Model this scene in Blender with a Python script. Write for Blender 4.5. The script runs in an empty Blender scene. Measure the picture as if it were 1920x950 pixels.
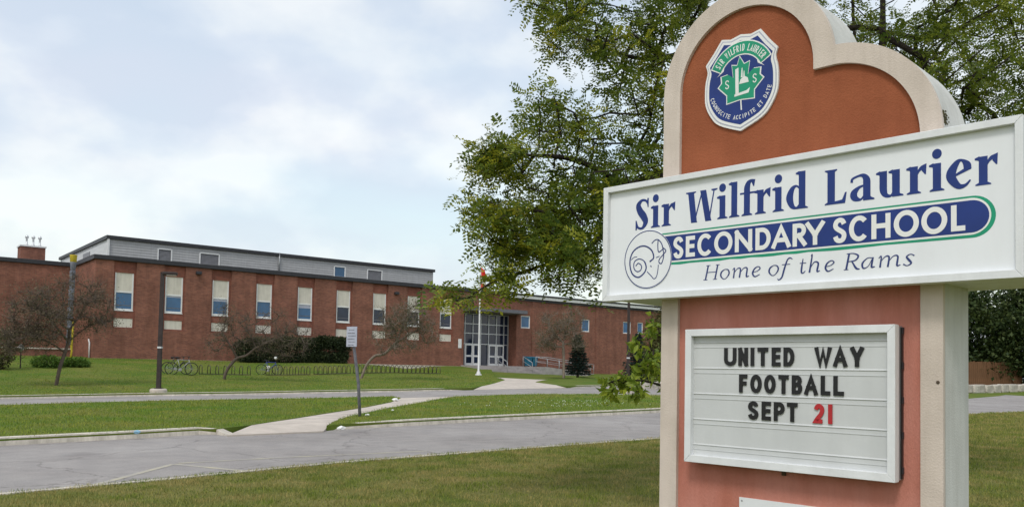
import bpy, bmesh, math, random
import numpy as np
from mathutils import Vector, Matrix
from mathutils.geometry import delaunay_2d_cdt

random.seed(7)
RNG = np.random.default_rng(11)
CLOUD_OX, CLOUD_OY = 2.1, 0.4
PUFF = (1.35, 0.7, 0.2)
scene = bpy.context.scene
COL = scene.collection

# ------------------------------------------------------------------ camera
# survey of the photograph: focal length and principal point in its 1920 x 950 pixels
FOC, PPX, PPY = 1589.65, 960.0, 632.54
PITCH, ROLL = 0.0398744, 0.018333
EYE = np.array([0.0, 0.0, 1.65])
_cp, _sp, _c, _s = math.cos(PITCH), math.sin(PITCH), math.cos(ROLL), math.sin(ROLL)
_r, _f, _u = np.array([1, 0, 0.]), np.array([0, _cp, _sp]), np.array([0, -_sp, _cp])
CR, CU, CF = _c * _r + _s * _u, -_s * _r + _c * _u, _f
cam_data = bpy.data.cameras.new('camera')
cam = bpy.data.objects.new('camera', cam_data)
COL.objects.link(cam)
cam.matrix_world = Matrix((
    (CR[0], CU[0], -CF[0], EYE[0]), (CR[1], CU[1], -CF[1], EYE[1]),
    (CR[2], CU[2], -CF[2], EYE[2]), (0, 0, 0, 1)))
cam_data.sensor_width = 36.0
cam_data.lens = 36.0 * FOC / 1920.0
cam_data.shift_y = (PPY - 475.0) / 1920.0
cam_data.clip_start = 0.1
cam_data.clip_end = 6000
scene.camera = cam

# ------------------------------------------------------------------ world, sun, exposure
SUN_EL, SUN_AZ = math.radians(52), math.radians(205)      # azimuth clockwise from +Y
world = bpy.data.worlds.new('World')
scene.world = world
world.use_nodes = True
wn, wl = world.node_tree.nodes, world.node_tree.links
wn.clear()
w_out = wn.new('ShaderNodeOutputWorld')
w_bg = wn.new('ShaderNodeBackground')
w_bg.inputs['Strength'].default_value = 0.1
sky = wn.new('ShaderNodeTexSky')
sky.sky_type = 'NISHITA'
sky.sun_disc = False
sky.sun_elevation = SUN_EL
sky.sun_rotation = SUN_AZ
sky.air_density = 1.3
sky.dust_density = 2.0
tc = wn.new('ShaderNodeTexCoord')
sep = wn.new('ShaderNodeSeparateXYZ')
wl.new(tc.outputs['Generated'], sep.inputs[0])


def wmath(op, a, b=None, clamp=False):
    n = wn.new('ShaderNodeMath')
    n.operation = op
    n.use_clamp = clamp
    for i, v in enumerate((a, b)):
        if v is None:
            continue
        if isinstance(v, (int, float)):
            n.inputs[i].default_value = v
        else:
            wl.new(v, n.inputs[i])
    return n.outputs[0]


# cloud layer seen in perspective: direction divided by its height
zz = wmath('ADD', wmath('MAXIMUM', sep.outputs['Z'], 0.0), 0.22)
cmb = wn.new('ShaderNodeCombineXYZ')
wl.new(wmath('DIVIDE', sep.outputs['X'], zz), cmb.inputs[0])
wl.new(wmath('DIVIDE', sep.outputs['Y'], zz), cmb.inputs[1])
cmb.inputs[2].default_value = 3.7


def wnoise(scale, detail, rough, vec, off):
    m = wn.new('ShaderNodeMapping')
    m.inputs['Location'].default_value = off
    wl.new(vec, m.inputs['Vector'])
    n = wn.new('ShaderNodeTexNoise')
    n.inputs['Scale'].default_value = scale
    n.inputs['Detail'].default_value = detail
    n.inputs['Roughness'].default_value = rough
    wl.new(m.outputs[0], n.inputs['Vector'])
    return n.outputs['Fac']


def wramp(fac, stops):
    n = wn.new('ShaderNodeValToRGB')
    e = n.color_ramp.elements
    e[0].position, e[0].color = stops[0]
    e[1].position, e[1].color = stops[-1]
    for p, c in stops[1:-1]:
        x = e.new(p)
        x.color = c
    wl.new(fac, n.inputs[0])
    return n.outputs[0]


cover = wramp(wnoise(0.55, 5, 0.55, cmb.outputs[0], (CLOUD_OX, CLOUD_OY, 0)), [(0.36, (0, 0, 0, 1)), (0.60, (1, 1, 1, 1))])
# puffy banks nearer the horizon, in plain direction space, flattened
flat = wn.new('ShaderNodeMapping')
flat.inputs['Scale'].default_value = (1, 1, 1.7)
wl.new(tc.outputs['Generated'], flat.inputs['Vector'])
puff = wnoise(4.9, 5, 0.47, flat.outputs[0], PUFF)
body = wramp(puff, [(0.40, (6.5, 7.05, 8.2, 1)), (0.47, (7.2, 7.65, 8.6, 1)), (0.52, (8.2, 8.45, 8.95, 1)), (0.58, (9.2, 9.25, 9.4, 1))])
mix = wn.new('ShaderNodeMix')
mix.data_type = 'RGBA'
thick = wmath('MULTIPLY', cover, 0.46)
wl.new(wmath('ADD', thick, 0.50, True), mix.inputs['Factor'])
skyb = wn.new('ShaderNodeMix')
skyb.data_type = 'RGBA'
skyb.blend_type = 'MULTIPLY'
skyb.inputs['Factor'].default_value = 1.0
skyb.inputs['B'].default_value = (2.3, 2.25, 1.9, 1)
wl.new(sky.outputs[0], skyb.inputs['A'])
wl.new(skyb.outputs['Result'], mix.inputs['A'])
wl.new(body, mix.inputs['B'])
wl.new(mix.outputs['Result'], w_bg.inputs['Color'])
wl.new(w_bg.outputs[0], w_out.inputs['Surface'])

sun_data = bpy.data.lights.new('sun', 'SUN')
sun_data.energy = 1.5
sun_data.angle = math.radians(14)
sun_data.color = (1.0, 0.975, 0.94)
sun = bpy.data.objects.new('sun', sun_data)
COL.objects.link(sun)
_sd = Vector((math.sin(SUN_AZ) * math.cos(SUN_EL), math.cos(SUN_AZ) * math.cos(SUN_EL), math.sin(SUN_EL)))
sun.rotation_euler = (-_sd).to_track_quat('-Z', 'Y').to_euler()
sun.location = (0, -20, 40)

scene.view_settings.view_transform = 'Standard'
scene.view_settings.look = 'None'
scene.view_settings.exposure = 0.12
scene.view_settings.gamma = 1.0
scene.view_settings.use_curve_mapping = False
scene.render.engine = 'CYCLES'
scene.cycles.use_denoising = True
scene.cycles.max_bounces = 6
scene.cycles.diffuse_bounces = 3
scene.cycles.transparent_max_bounces = 8

# ------------------------------------------------------------------ helpers: measuring
def ray(px, py):
    return CR * ((px - PPX) / FOC) - CU * ((py - PPY) / FOC) + CF


def at_depth(px, py, y):
    d = ray(px, py)
    return EYE + d / d[1] * y


def on_plane(px, py, p0, n):
    d = ray(px, py)
    return EYE + d * (float((np.array(p0) - EYE) @ n) / float(d @ n))


# ------------------------------------------------------------------ helpers: materials
MATS = {}


def mat(name, color, rough=0.8, var=0.0, scale=5.0, bump=0.0, bump_scale=60.0, metallic=0.0, spec=0.3,
        color2=None, stretch=None, transl=0.0, isl=0.0, detail=6.0, ramp=(0.35, 0.65), bump_dist=0.02, streak=0.0):
    """Principled material: colour varied by noise, fine bump, optional translucency and per-piece variation."""
    m = bpy.data.materials.new(name)
    MATS[name] = m
    m.use_nodes = True
    n, l = m.node_tree.nodes, m.node_tree.links
    b = n['Principled BSDF']
    b.inputs['Roughness'].default_value = rough
    b.inputs['Metallic'].default_value = metallic
    b.inputs['Specular IOR Level'].default_value = spec
    tcn = n.new('ShaderNodeTexCoord')
    vec = tcn.outputs['Object']
    if stretch:
        mp = n.new('ShaderNodeMapping')
        mp.inputs['Scale'].default_value = stretch
        l.new(vec, mp.inputs['Vector'])
        vec = mp.outputs[0]
    c1 = tuple(color) + (1,)
    if color2 is None:
        k = 1 - var
        color2 = tuple(x * k for x in color)
        c1 = tuple(min(1, x * (1 + var * 0.6)) for x in color) + (1,)
    nz = n.new('ShaderNodeTexNoise')
    nz.inputs['Scale'].default_value = scale
    nz.inputs['Detail'].default_value = detail
    nz.inputs['Roughness'].default_value = 0.6
    l.new(vec, nz.inputs['Vector'])
    rp = n.new('ShaderNodeValToRGB')
    rp.color_ramp.elements[0].position = ramp[0]
    rp.color_ramp.elements[0].color = c1
    rp.color_ramp.elements[1].position = ramp[1]
    rp.color_ramp.elements[1].color = tuple(color2) + (1,)
    l.new(nz.outputs['Fac'], rp.inputs[0])
    colr = rp.outputs[0]
    if streak:           # rain streaks and grime with a shape of their own
        ms_ = n.new('ShaderNodeMapping')
        ms_.inputs['Scale'].default_value = (5.0, 5.0, 0.45)
        l.new(tcn.outputs['Object'], ms_.inputs['Vector'])
        ns_ = n.new('ShaderNodeTexNoise')
        ns_.inputs['Scale'].default_value = 1.6
        ns_.inputs['Detail'].default_value = 9
        ns_.inputs['Roughness'].default_value = 0.7
        l.new(ms_.outputs[0], ns_.inputs['Vector'])
        rs_ = n.new('ShaderNodeValToRGB')
        rs_.color_ramp.elements[0].position = 0.42
        rs_.color_ramp.elements[0].color = (1, 1, 1, 1)
        rs_.color_ramp.elements[1].position = 0.72
        rs_.color_ramp.elements[1].color = (1 - streak, 1 - streak * 1.05, 1 - streak * 1.12, 1)
        l.new(ns_.outputs['Fac'], rs_.inputs[0])
        mm_ = n.new('ShaderNodeMix')
        mm_.data_type = 'RGBA'
        mm_.blend_type = 'MULTIPLY'
        mm_.inputs['Factor'].default_value = 1.0
        l.new(colr, mm_.inputs['A'])
        l.new(rs_.outputs[0], mm_.inputs['B'])
        colr = mm_.outputs['Result']
    if isl:
        g = n.new('ShaderNodeNewGeometry')
        hs = n.new('ShaderNodeHueSaturation')
        mr = n.new('ShaderNodeMapRange')
        mr.inputs['To Min'].default_value = 1 - isl
        mr.inputs['To Max'].default_value = 1 + isl
        l.new(g.outputs['Random Per Island'], mr.inputs['Value'])
        l.new(mr.outputs[0], hs.inputs['Value'])
        mh = n.new('ShaderNodeMapRange')
        mh.inputs['To Min'].default_value = 0.5 + isl * 0.06
        mh.inputs['To Max'].default_value = 0.5 - isl * 0.06
        l.new(g.outputs['Random Per Island'], mh.inputs['Value'])
        l.new(mh.outputs[0], hs.inputs['Hue'])
        l.new(colr, hs.inputs['Color'])
        colr = hs.outputs[0]
    l.new(colr, b.inputs['Base Color'])
    if bump:
        nb = n.new('ShaderNodeTexNoise')
        nb.inputs['Scale'].default_value = bump_scale
        nb.inputs['Detail'].default_value = 5
        l.new(vec, nb.inputs['Vector'])
        bp = n.new('ShaderNodeBump')
        bp.inputs['Strength'].default_value = bump
        bp.inputs['Distance'].default_value = bump_dist
        l.new(nb.outputs['Fac'], bp.inputs['Height'])
        l.new(bp.outputs[0], b.inputs['Normal'])
    if transl:
        out = n['Material Output']
        t = n.new('ShaderNodeBsdfTranslucent')
        hs2 = n.new('ShaderNodeHueSaturation')
        hs2.inputs['Hue'].default_value = 0.485
        hs2.inputs['Value'].default_value = 1.5
        l.new(colr, hs2.inputs['Color'])
        l.new(hs2.outputs[0], t.inputs['Color'])
        ms = n.new('ShaderNodeMixShader')
        ms.inputs[0].default_value = transl
        l.new(b.outputs[0], ms.inputs[1])
        l.new(t.outputs[0], ms.inputs[2])
        l.new(ms.outputs[0], out.inputs['Surface'])
    return m


def brick_mat(name, c1, c2, mortar, bw=0.22, bh=0.075):
    m = bpy.data.materials.new(name)
    MATS[name] = m
    m.use_nodes = True
    n, l = m.node_tree.nodes, m.node_tree.links
    b = n['Principled BSDF']
    b.inputs['Roughness'].default_value = 0.9
    b.inputs['Specular IOR Level'].default_value = 0.2
    t = n.new('ShaderNodeTexCoord')
    so, sn = n.new('ShaderNodeSeparateXYZ'), n.new('ShaderNodeSeparateXYZ')
    l.new(t.outputs['Object'], so.inputs[0])
    l.new(t.outputs['Normal'], sn.inputs[0])

    def mth(op, a, bb=None):
        k = n.new('ShaderNodeMath')
        k.operation = op
        l.new(a, k.inputs[0])
        if bb is not None:
            l.new(bb, k.inputs[1])
        return k.outputs[0]
    ax, ay = mth('ABSOLUTE', sn.outputs['X']), mth('ABSOLUTE', sn.outputs['Y'])
    u = mth('ADD', mth('MULTIPLY', so.outputs['X'], ay), mth('MULTIPLY', so.outputs['Y'], ax))
    cb = n.new('ShaderNodeCombineXYZ')
    l.new(u, cb.inputs[0])
    l.new(so.outputs['Z'], cb.inputs[1])
    br = n.new('ShaderNodeTexBrick')
    br.inputs['Scale'].default_value = 1.0
    br.inputs['Color1'].default_value = c1 + (1,)
    br.inputs['Color2'].default_value = c2 + (1,)
    br.inputs['Mortar'].default_value = mortar + (1,)
    br.inputs['Mortar Size'].default_value = 0.006
    br.inputs['Brick Width'].default_value = bw
    br.inputs['Row Height'].default_value = bh
    br.inputs['Bias'].default_value = -0.1
    l.new(cb.outputs[0], br.inputs['Vector'])
    nz = n.new('ShaderNodeTexNoise')
    nz.inputs['Scale'].default_value = 0.45
    nz.inputs['Detail'].default_value = 8
    nz.inputs['Roughness'].default_value = 0.65
    mp = n.new('ShaderNodeMapping')
    mp.inputs['Scale'].default_value = (1, 1, 2.2)
    l.new(t.outputs['Object'], mp.inputs['Vector'])
    l.new(mp.outputs[0], nz.inputs['Vector'])
    mr = n.new('ShaderNodeMapRange')
    mr.inputs['From Min'].default_value = 0.3
    mr.inputs['From Max'].default_value = 0.7
    mr.inputs['To Min'].default_value = 0.78
    mr.inputs['To Max'].default_value = 1.2
    l.new(nz.outputs['Fac'], mr.inputs['Value'])
    hs = n.new('ShaderNodeHueSaturation')
    l.new(mr.outputs[0], hs.inputs['Value'])
    l.new(br.outputs['Color'], hs.inputs['Color'])
    m3 = n.new('ShaderNodeMapping')
    m3.inputs['Scale'].default_value = (1.4, 1.4, 0.16)
    l.new(t.outputs['Object'], m3.inputs['Vector'])
    n3 = n.new('ShaderNodeTexNoise')
    n3.inputs['Scale'].default_value = 1.2
    n3.inputs['Detail'].default_value = 8
    n3.inputs['Roughness'].default_value = 0.7
    l.new(m3.outputs[0], n3.inputs['Vector'])
    r3 = n.new('ShaderNodeMapRange')
    r3.inputs['From Min'].default_value = 0.35
    r3.inputs['From Max'].default_value = 0.7
    r3.inputs['To Min'].default_value = 1.08
    r3.inputs['To Max'].default_value = 0.74
    l.new(n3.outputs['Fac'], r3.inputs['Value'])
    h3 = n.new('ShaderNodeHueSaturation')
    l.new(r3.outputs[0], h3.inputs['Value'])
    l.new(hs.outputs[0], h3.inputs['Color'])
    l.new(h3.outputs[0], b.inputs['Base Color'])
    bp = n.new('ShaderNodeBump')
    bp.inputs['Strength'].default_value = 0.5
    bp.inputs['Distance'].default_value = 0.008
    bp.invert = True
    l.new(br.outputs['Fac'], bp.inputs['Height'])
    l.new(bp.outputs[0], b.inputs['Normal'])
    return m


# ------------------------------------------------------------------ helpers: objects
class Frame:
    """A local frame: origin, heading of local X, parent Empty at the thing's base."""
    def __init__(self, name, loc, ang, label, cat, group=None):
        o = bpy.data.objects.new(name, None)
        COL.objects.link(o)
        o.location = loc
        o.rotation_euler = (0, 0, ang)
        o.empty_display_size = 0.3
        tag(o, label, cat, group)
        self.o = o


def tag(o, label=None, cat=None, group=None, kind=None):
    for k, v in (('label', label), ('category', cat), ('group', group), ('kind', kind)):
        if v:
            o[k] = v
    return o


def thing(name, loc, label, cat, group=None, ang=0.0):
    return Frame(name, tuple(float(v) for v in loc), ang, label, cat, group).o


class MB:
    def __init__(self):
        self.v, self.f = [], []

    def add(self, vs, fs):
        k = len(self.v)
        self.v += [tuple(float(c) for c in p) for p in vs]
        self.f += [tuple(i + k for i in q) for q in fs]
        return self

    def box(self, x0, x1, y0, y1, z0, z1):
        return self.add([(x0, y0, z0), (x1, y0, z0), (x1, y1, z0), (x0, y1, z0), (x0, y0, z1), (x1, y0, z1), (x1, y1, z1), (x0, y1, z1)],
                        [(0, 3, 2, 1), (4, 5, 6, 7), (0, 1, 5, 4), (1, 2, 6, 5), (2, 3, 7, 6), (3, 0, 4, 7)])

    def cbox(self, c, s):
        return self.box(c[0] - s[0] / 2, c[0] + s[0] / 2, c[1] - s[1] / 2, c[1] + s[1] / 2, c[2] - s[2] / 2, c[2] + s[2] / 2)

    def prism_xz(self, pts, y0, y1):
        """Polygon (counter-clockwise in x,z seen from the front, -y) extruded from y0 (front) to y1."""
        n = len(pts)
        tri = delaunay_2d_cdt([Vector(p) for p in pts], [], [list(range(n))], 1, 1e-6)
        pv, pf = tri[0], tri[2]
        if len(pv) != n:
            pts = [tuple(p) for p in pts]
        self.add([(p.x, y0, p.y) for p in pv], [tuple(f) for f in pf])
        self.add([(p.x, y1, p.y) for p in pv], [tuple(reversed(f)) for f in pf])
        ring = [(p[0], y0, p[1]) for p in pts] + [(p[0], y1, p[1]) for p in pts]
        self.add(ring, [(i, i + n, (i + 1) % n + n, (i + 1) % n) for i in range(n)])
        return self

    def tube(self, path, rad, n=8, cap=True):
        path = [np.array(p, float) for p in path]
        if isinstance(rad, (int, float)):
            rad = [rad] * len(path)
        k0 = len(self.v)
        up = None
        for i, p in enumerate(path):
            a = path[max(0, i - 1)]
            b = path[min(len(path) - 1, i + 1)]
            t = b - a
            t = t / (np.linalg.norm(t) + 1e-9)
            if up is None:
                up = np.array([0, 0, 1.]) if abs(t[2]) < 0.9 else np.array([1., 0, 0])
            s = np.cross(t, up)
            s /= np.linalg.norm(s) + 1e-9
            w = np.cross(s, t)
            up = w
            for j in range(n):
                a_ = 2 * math.pi * j / n
                q = p + rad[i] * (math.cos(a_) * s + math.sin(a_) * w)
                self.v.append((float(q[0]), float(q[1]), float(q[2])))
        for i in range(len(path) - 1):
            for j in range(n):
                a_, b_ = k0 + i * n + j, k0 + i * n + (j + 1) % n
                self.f.append((a_, b_, b_ + n, a_ + n))
        if cap:
            self.f.append(tuple(k0 + j for j in reversed(range(n))))
            e = k0 + (len(path) - 1) * n
            self.f.append(tuple(e + j for j in range(n)))
        return self

    def lathe(self, prof, n=16, c=(0, 0, 0)):
        k0 = len(self.v)
        for r, z in prof:
            for j in range(n):
                a = 2 * math.pi * j / n
                self.v.append((c[0] + r * math.cos(a), c[1] + r * math.sin(a), c[2] + z))
        for i in range(len(prof) - 1):
            for j in range(n):
                a_, b_ = k0 + i * n + j, k0 + i * n + (j + 1) % n
                self.f.append((a_, b_, b_ + n, a_ + n))
        self.f.append(tuple(k0 + j for j in reversed(range(n))))
        e = k0 + (len(prof) - 1) * n
        self.f.append(tuple(e + j for j in range(n)))
        return self

    def mesh(self, name, m, smooth=False):
        me = bpy.data.meshes.new(name)
        me.from_pydata(self.v, [], self.f)
        me.update()
        if m is not None:
            me.materials.append(MATS[m] if isinstance(m, str) else m)
        if smooth:
            me.polygons.foreach_set('use_smooth', [True] * len(me.polygons))
        return me

    def build(self, name, m, parent=None, smooth=False, bevel=0.0, off=(0, 0, 0)):
        if any(off):
            self.v = [(a - off[0], b - off[1], c - off[2]) for a, b, c in self.v]
        me = self.mesh(name, m, smooth)
        if bevel:
            bm = bmesh.new()
            bm.from_mesh(me)
            bmesh.ops.remove_doubles(bm, verts=bm.verts, dist=1e-5)
            es = [e for e in bm.edges if len(e.link_faces) == 2 and e.calc_face_angle(0) > 0.5]
            bmesh.ops.bevel(bm, geom=es, offset=bevel, segments=1, affect='EDGES', profile=0.7)
            bm.to_mesh(me)
            bm.free()
        o = bpy.data.objects.new(name, me)
        COL.objects.link(o)
        if parent is not None:
            o.parent = parent
        return o


def link_mesh(name, me, parent=None, loc=(0, 0, 0), rot=(0, 0, 0)):
    o = bpy.data.objects.new(name, me)
    COL.objects.link(o)
    o.location = loc
    o.rotation_euler = rot
    if parent is not None:
        o.parent = parent
    return o


def np_mesh(name, verts, tris, m):
    """Fast mesh from numpy arrays (n,3) and (k,3)."""
    me = bpy.data.meshes.new(name)
    verts = np.asarray(verts, np.float32)
    tris = np.asarray(tris, np.int32)
    me.vertices.add(len(verts))
    me.vertices.foreach_set('co', verts.ravel())
    me.loops.add(tris.size)
    me.loops.foreach_set('vertex_index', tris.ravel())
    me.polygons.add(len(tris))
    me.polygons.foreach_set('loop_start', np.arange(0, tris.size, 3, dtype=np.int32))
    me.update(calc_edges=True)
    me.materials.append(MATS[m])
    return me


def catmull(pts, sub=8, closed=False):
    P = [np.array(p, float) for p in pts]
    n = len(P)
    out = []
    rng = range(n) if closed else range(n - 1)
    for i in rng:
        if closed:
            a, b, c, d = P[(i - 1) % n], P[i], P[(i + 1) % n], P[(i + 2) % n]
        else:
            b, c = P[i], P[i + 1]
            a = P[i - 1] if i else 2 * b - c
            d = P[i + 2] if i + 2 < n else 2 * c - b
        for k in range(sub):
            t = k / sub
            out.append(0.5 * ((2 * b) + (c - a) * t + (2 * a - 5 * b + 4 * c - d) * t * t + (3 * b - a - 3 * c + d) * t ** 3))
    if not closed:
        out.append(P[-1])
    return out


def asphalt_mat(name):
    """worn asphalt: patches, wheel-polished tone, grit and crooked cracks"""
    m = bpy.data.materials.new(name)
    MATS[name] = m
    m.use_nodes = True
    n, l = m.node_tree.nodes, m.node_tree.links
    b = n['Principled BSDF']
    b.inputs['Roughness'].default_value = 0.88
    b.inputs['Specular IOR Level'].default_value = 0.25
    t = n.new('ShaderNodeTexCoord')

    def noise(scale, detail, vec=None, rough=0.6):
        k = n.new('ShaderNodeTexNoise')
        k.inputs['Scale'].default_value = scale
        k.inputs['Detail'].default_value = detail
        k.inputs['Roughness'].default_value = rough
        l.new(vec or t.outputs['Object'], k.inputs['Vector'])
        return k

    def ramp(fac, stops):
        r = n.new('ShaderNodeValToRGB')
        e = r.color_ramp.elements
        e[0].position, e[0].color = stops[0][0], stops[0][1] + (1,)
        e[1].position, e[1].color = stops[-1][0], stops[-1][1] + (1,)
        for q_, c in stops[1:-1]:
            e.new(q_).color = c + (1,)
        l.new(fac, r.inputs[0])
        return r.outputs[0]

    def mul(a, c):
        k = n.new('ShaderNodeMix')
        k.data_type = 'RGBA'
        k.blend_type = 'MULTIPLY'
        k.inputs['Factor'].default_value = 1.0
        l.new(a, k.inputs['A'])
        l.new(c, k.inputs['B'])
        return k.outputs['Result']
    big = ramp(noise(0.22, 6).outputs['Fac'], [(0.35, (0.262, 0.242, 0.228)), (0.5, (0.305, 0.284, 0.270)), (0.65, (0.345, 0.324, 0.308))])
    mid = ramp(noise(1.7, 9).outputs['Fac'], [(0.3, (0.86, 0.86, 0.87)), (0.7, (1.08, 1.07, 1.06))])
    grit = ramp(noise(85, 3).outputs['Fac'], [(0.3, (0.72, 0.72, 0.72)), (0.7, (1.22, 1.22, 1.22))])
    warp = noise(0.9, 5)
    mx = n.new('ShaderNodeMix')
    mx.data_type = 'RGBA'
    mx.blend_type = 'LINEAR_LIGHT'
    mx.inputs['Factor'].default_value = 0.55
    l.new(t.outputs['Object'], mx.inputs['A'])
    l.new(warp.outputs['Color'], mx.inputs['B'])
    v = n.new('ShaderNodeTexVoronoi')
    v.feature = 'DISTANCE_TO_EDGE'
    v.inputs['Scale'].default_value = 0.30
    l.new(mx.outputs['Result'], v.inputs['Vector'])
    crack = ramp(v.outputs['Distance'], [(0.0, (0.68, 0.67, 0.67)), (0.004, (0.82, 0.81, 0.81)), (0.009, (1, 1, 1))])
    stain = ramp(noise(0.55, 3).outputs['Fac'], [(0.60, (1, 1, 1)), (0.74, (0.80, 0.79, 0.79))])
    l.new(mul(mul(mul(mul(big, mid), grit), crack), stain), b.inputs['Base Color'])
    bp = n.new('ShaderNodeBump')
    bp.inputs['Strength'].default_value = 0.5
    bp.inputs['Distance'].default_value = 0.01
    l.new(noise(120, 4).outputs['Fac'], bp.inputs['Height'])
    l.new(bp.outputs[0], b.inputs['Normal'])

# ------------------------------------------------------------------ materials
mat('lawn', (0.078, 0.135, 0.018), 0.95, color2=(0.145, 0.155, 0.036), scale=0.35, bump=0.8, bump_scale=38, spec=0.1, detail=10)
mat('lawn_dry', (0.105, 0.130, 0.026), 0.95, color2=(0.190, 0.170, 0.058), scale=0.55, bump=0.8, bump_scale=45, spec=0.1, detail=12, ramp=(0.38, 0.62))
mat('blade_green', (0.130, 0.220, 0.022), 0.6, color2=(0.215, 0.240, 0.040), scale=0.7, spec=0.2, transl=0.25, isl=0.45, detail=10, ramp=(0.40, 0.62))
mat('blade_dry', (0.140, 0.190, 0.028), 0.6, color2=(0.30, 0.265, 0.088), scale=1.5, spec=0.2, transl=0.25, isl=0.5, detail=12, ramp=(0.40, 0.60))
asphalt_mat('asphalt')
mat('concrete', (0.52, 0.46, 0.40), 0.9, var=0.16, scale=1.6, bump=0.4, bump_scale=60, spec=0.2, detail=10)
mat('kerb_concrete', (0.62, 0.57, 0.49), 0.9, var=0.22, scale=2.4, bump=0.5, bump_scale=50, spec=0.2, detail=10, streak=0.3)
mat('paint_yellow', (0.50, 0.455, 0.31), 0.8, color2=(0.36, 0.335, 0.30), scale=3.0, ramp=(0.3, 0.6))
brick_mat('brick', (0.285, 0.112, 0.074), (0.180, 0.070, 0.050), (0.23, 0.155, 0.12))
brick_mat('brick_bay', (0.30, 0.102, 0.068), (0.20, 0.068, 0.050), (0.20, 0.13, 0.105))
mat('dark_metal', (0.030, 0.030, 0.036), 0.5, var=0.2, spec=0.4)
mat('siding', (0.40, 0.40, 0.41), 0.6, var=0.10, scale=0.8, stretch=(1, 1, 6), streak=0.15)
mat('siding_light', (0.62, 0.63, 0.64), 0.6, var=0.08, scale=0.8, stretch=(1, 1, 6))
mat('louvre', (0.22, 0.22, 0.24), 0.5, var=0.1)
mat('white_panel', (0.66, 0.62, 0.54), 0.7, var=0.08, scale=2.0, bump=0.1, streak=0.16)
mat('white_frame', (0.75, 0.75, 0.74), 0.5, var=0.05)
mat('window_blue', (0.028, 0.115, 0.25), 0.12, var=0.25, scale=0.5, spec=0.6)
mat('window_dark', (0.012, 0.022, 0.050), 0.06, var=0.3, scale=0.7, spec=0.6)
mat('grey_metal', (0.38, 0.39, 0.40), 0.45, var=0.15, metallic=0.4)
mat('bright_metal', (0.62, 0.63, 0.64), 0.4, var=0.1, metallic=0.5)
mat('soffit_white', (0.72, 0.72, 0.72), 0.6, var=0.06)
mat('canopy_grey', (0.17, 0.15, 0.14), 0.8, var=0.15)
mat('step_stone', (0.36, 0.33, 0.32), 0.9, var=0.2, scale=1.5, bump=0.3)
mat('stucco_trim', (0.64, 0.555, 0.485), 0.92, color2=(0.55, 0.475, 0.41), scale=2.2, bump=0.22, bump_scale=70, spec=0.15, detail=12, streak=0.13)
mat('stucco_side', (0.64, 0.64, 0.61), 0.92, color2=(0.55, 0.55, 0.52), scale=2.0, bump=0.22, bump_scale=70, spec=0.15, detail=12, streak=0.15)
mat('stucco_rust', (0.335, 0.108, 0.052), 0.95, color2=(0.275, 0.086, 0.042), scale=2.0, bump=0.35, bump_scale=70, spec=0.12, detail=12, streak=0.12)
mat('stucco_pink', (0.56, 0.245, 0.195), 0.95, color2=(0.46, 0.170, 0.122), stretch=(1.6, 1.6, 0.5), scale=1.6, bump=0.35, bump_scale=70, spec=0.12, detail=12, streak=0.12)
mat('sign_white', (0.78, 0.80, 0.82), 0.4, var=0.035, scale=1.2, spec=0.4, streak=0.03)
mat('sign_frame', (0.73, 0.745, 0.755), 0.4, var=0.07, scale=3.0, spec=0.4, bump=0.08, streak=0.08)
mat('ink_blue', (0.012, 0.035, 0.19), 0.4, var=0.12, scale=4, spec=0.35)
mat('ink_navy', (0.028, 0.045, 0.17), 0.4, var=0.12, scale=4, spec=0.35)
mat('ink_green', (0.010, 0.29, 0.16), 0.4, var=0.12, scale=4, spec=0.35)
mat('ink_white', (0.78, 0.78, 0.76), 0.45, var=0.04, scale=4)
mat('crest_steel', (0.40, 0.42, 0.50), 0.4, var=0.1)
mat('track_face', (0.57, 0.585, 0.585), 0.45, var=0.05, scale=2.5, spec=0.35, streak=0.04)
mat('letter_black', (0.012, 0.012, 0.013), 0.4, var=0.2, spec=0.4)
mat('letter_red', (0.42, 0.022, 0.028), 0.4, var=0.1, spec=0.4)
mat('pole_brown', (0.038, 0.027, 0.025), 0.55, var=0.25, spec=0.3)
mat('pole_white', (0.60, 0.60, 0.60), 0.45, var=0.06)
mat('post_grey', (0.16, 0.16, 0.18), 0.6, var=0.25, scale=8, metallic=0.2)
mat('bark_dark', (0.040, 0.031, 0.025), 0.95, color2=(0.022, 0.018, 0.015), scale=9, bump=0.8, bump_scale=25, stretch=(1, 1, 0.3))
mat('bark_grey', (0.135, 0.105, 0.085), 0.95, color2=(0.085, 0.065, 0.052), scale=6, bump=0.6, bump_scale=20, stretch=(1, 1, 0.4))
mat('bark_pale', (0.26, 0.21, 0.17), 0.95, color2=(0.15, 0.12, 0.095), scale=6, bump=0.6, bump_scale=20, stretch=(1, 1, 0.4))
mat('leaf_locust', (0.062, 0.108, 0.016), 0.5, color2=(0.155, 0.200, 0.022), scale=0.8, spec=0.3, transl=0.38, isl=0.35)
mat('leaf_tip_lit', (0.22, 0.27, 0.022), 0.5, color2=(0.27, 0.27, 0.026), scale=1.2, spec=0.3, transl=0.42, isl=0.3)  # yellow of light on the leaves, put into the base colour
mat('leaf_sapling', (0.24, 0.31, 0.03), 0.5, color2=(0.12, 0.19, 0.022), scale=3.0, spec=0.3, transl=0.35, isl=0.3)
mat('leaf_crab', (0.100, 0.100, 0.055), 0.7, color2=(0.16, 0.120, 0.080), scale=0.6, spec=0.1, transl=0.15, isl=0.4)
mat('leaf_crab_green', (0.075, 0.092, 0.040), 0.7, color2=(0.11, 0.095, 0.055), scale=0.6, spec=0.1, transl=0.15, isl=0.4)
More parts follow.
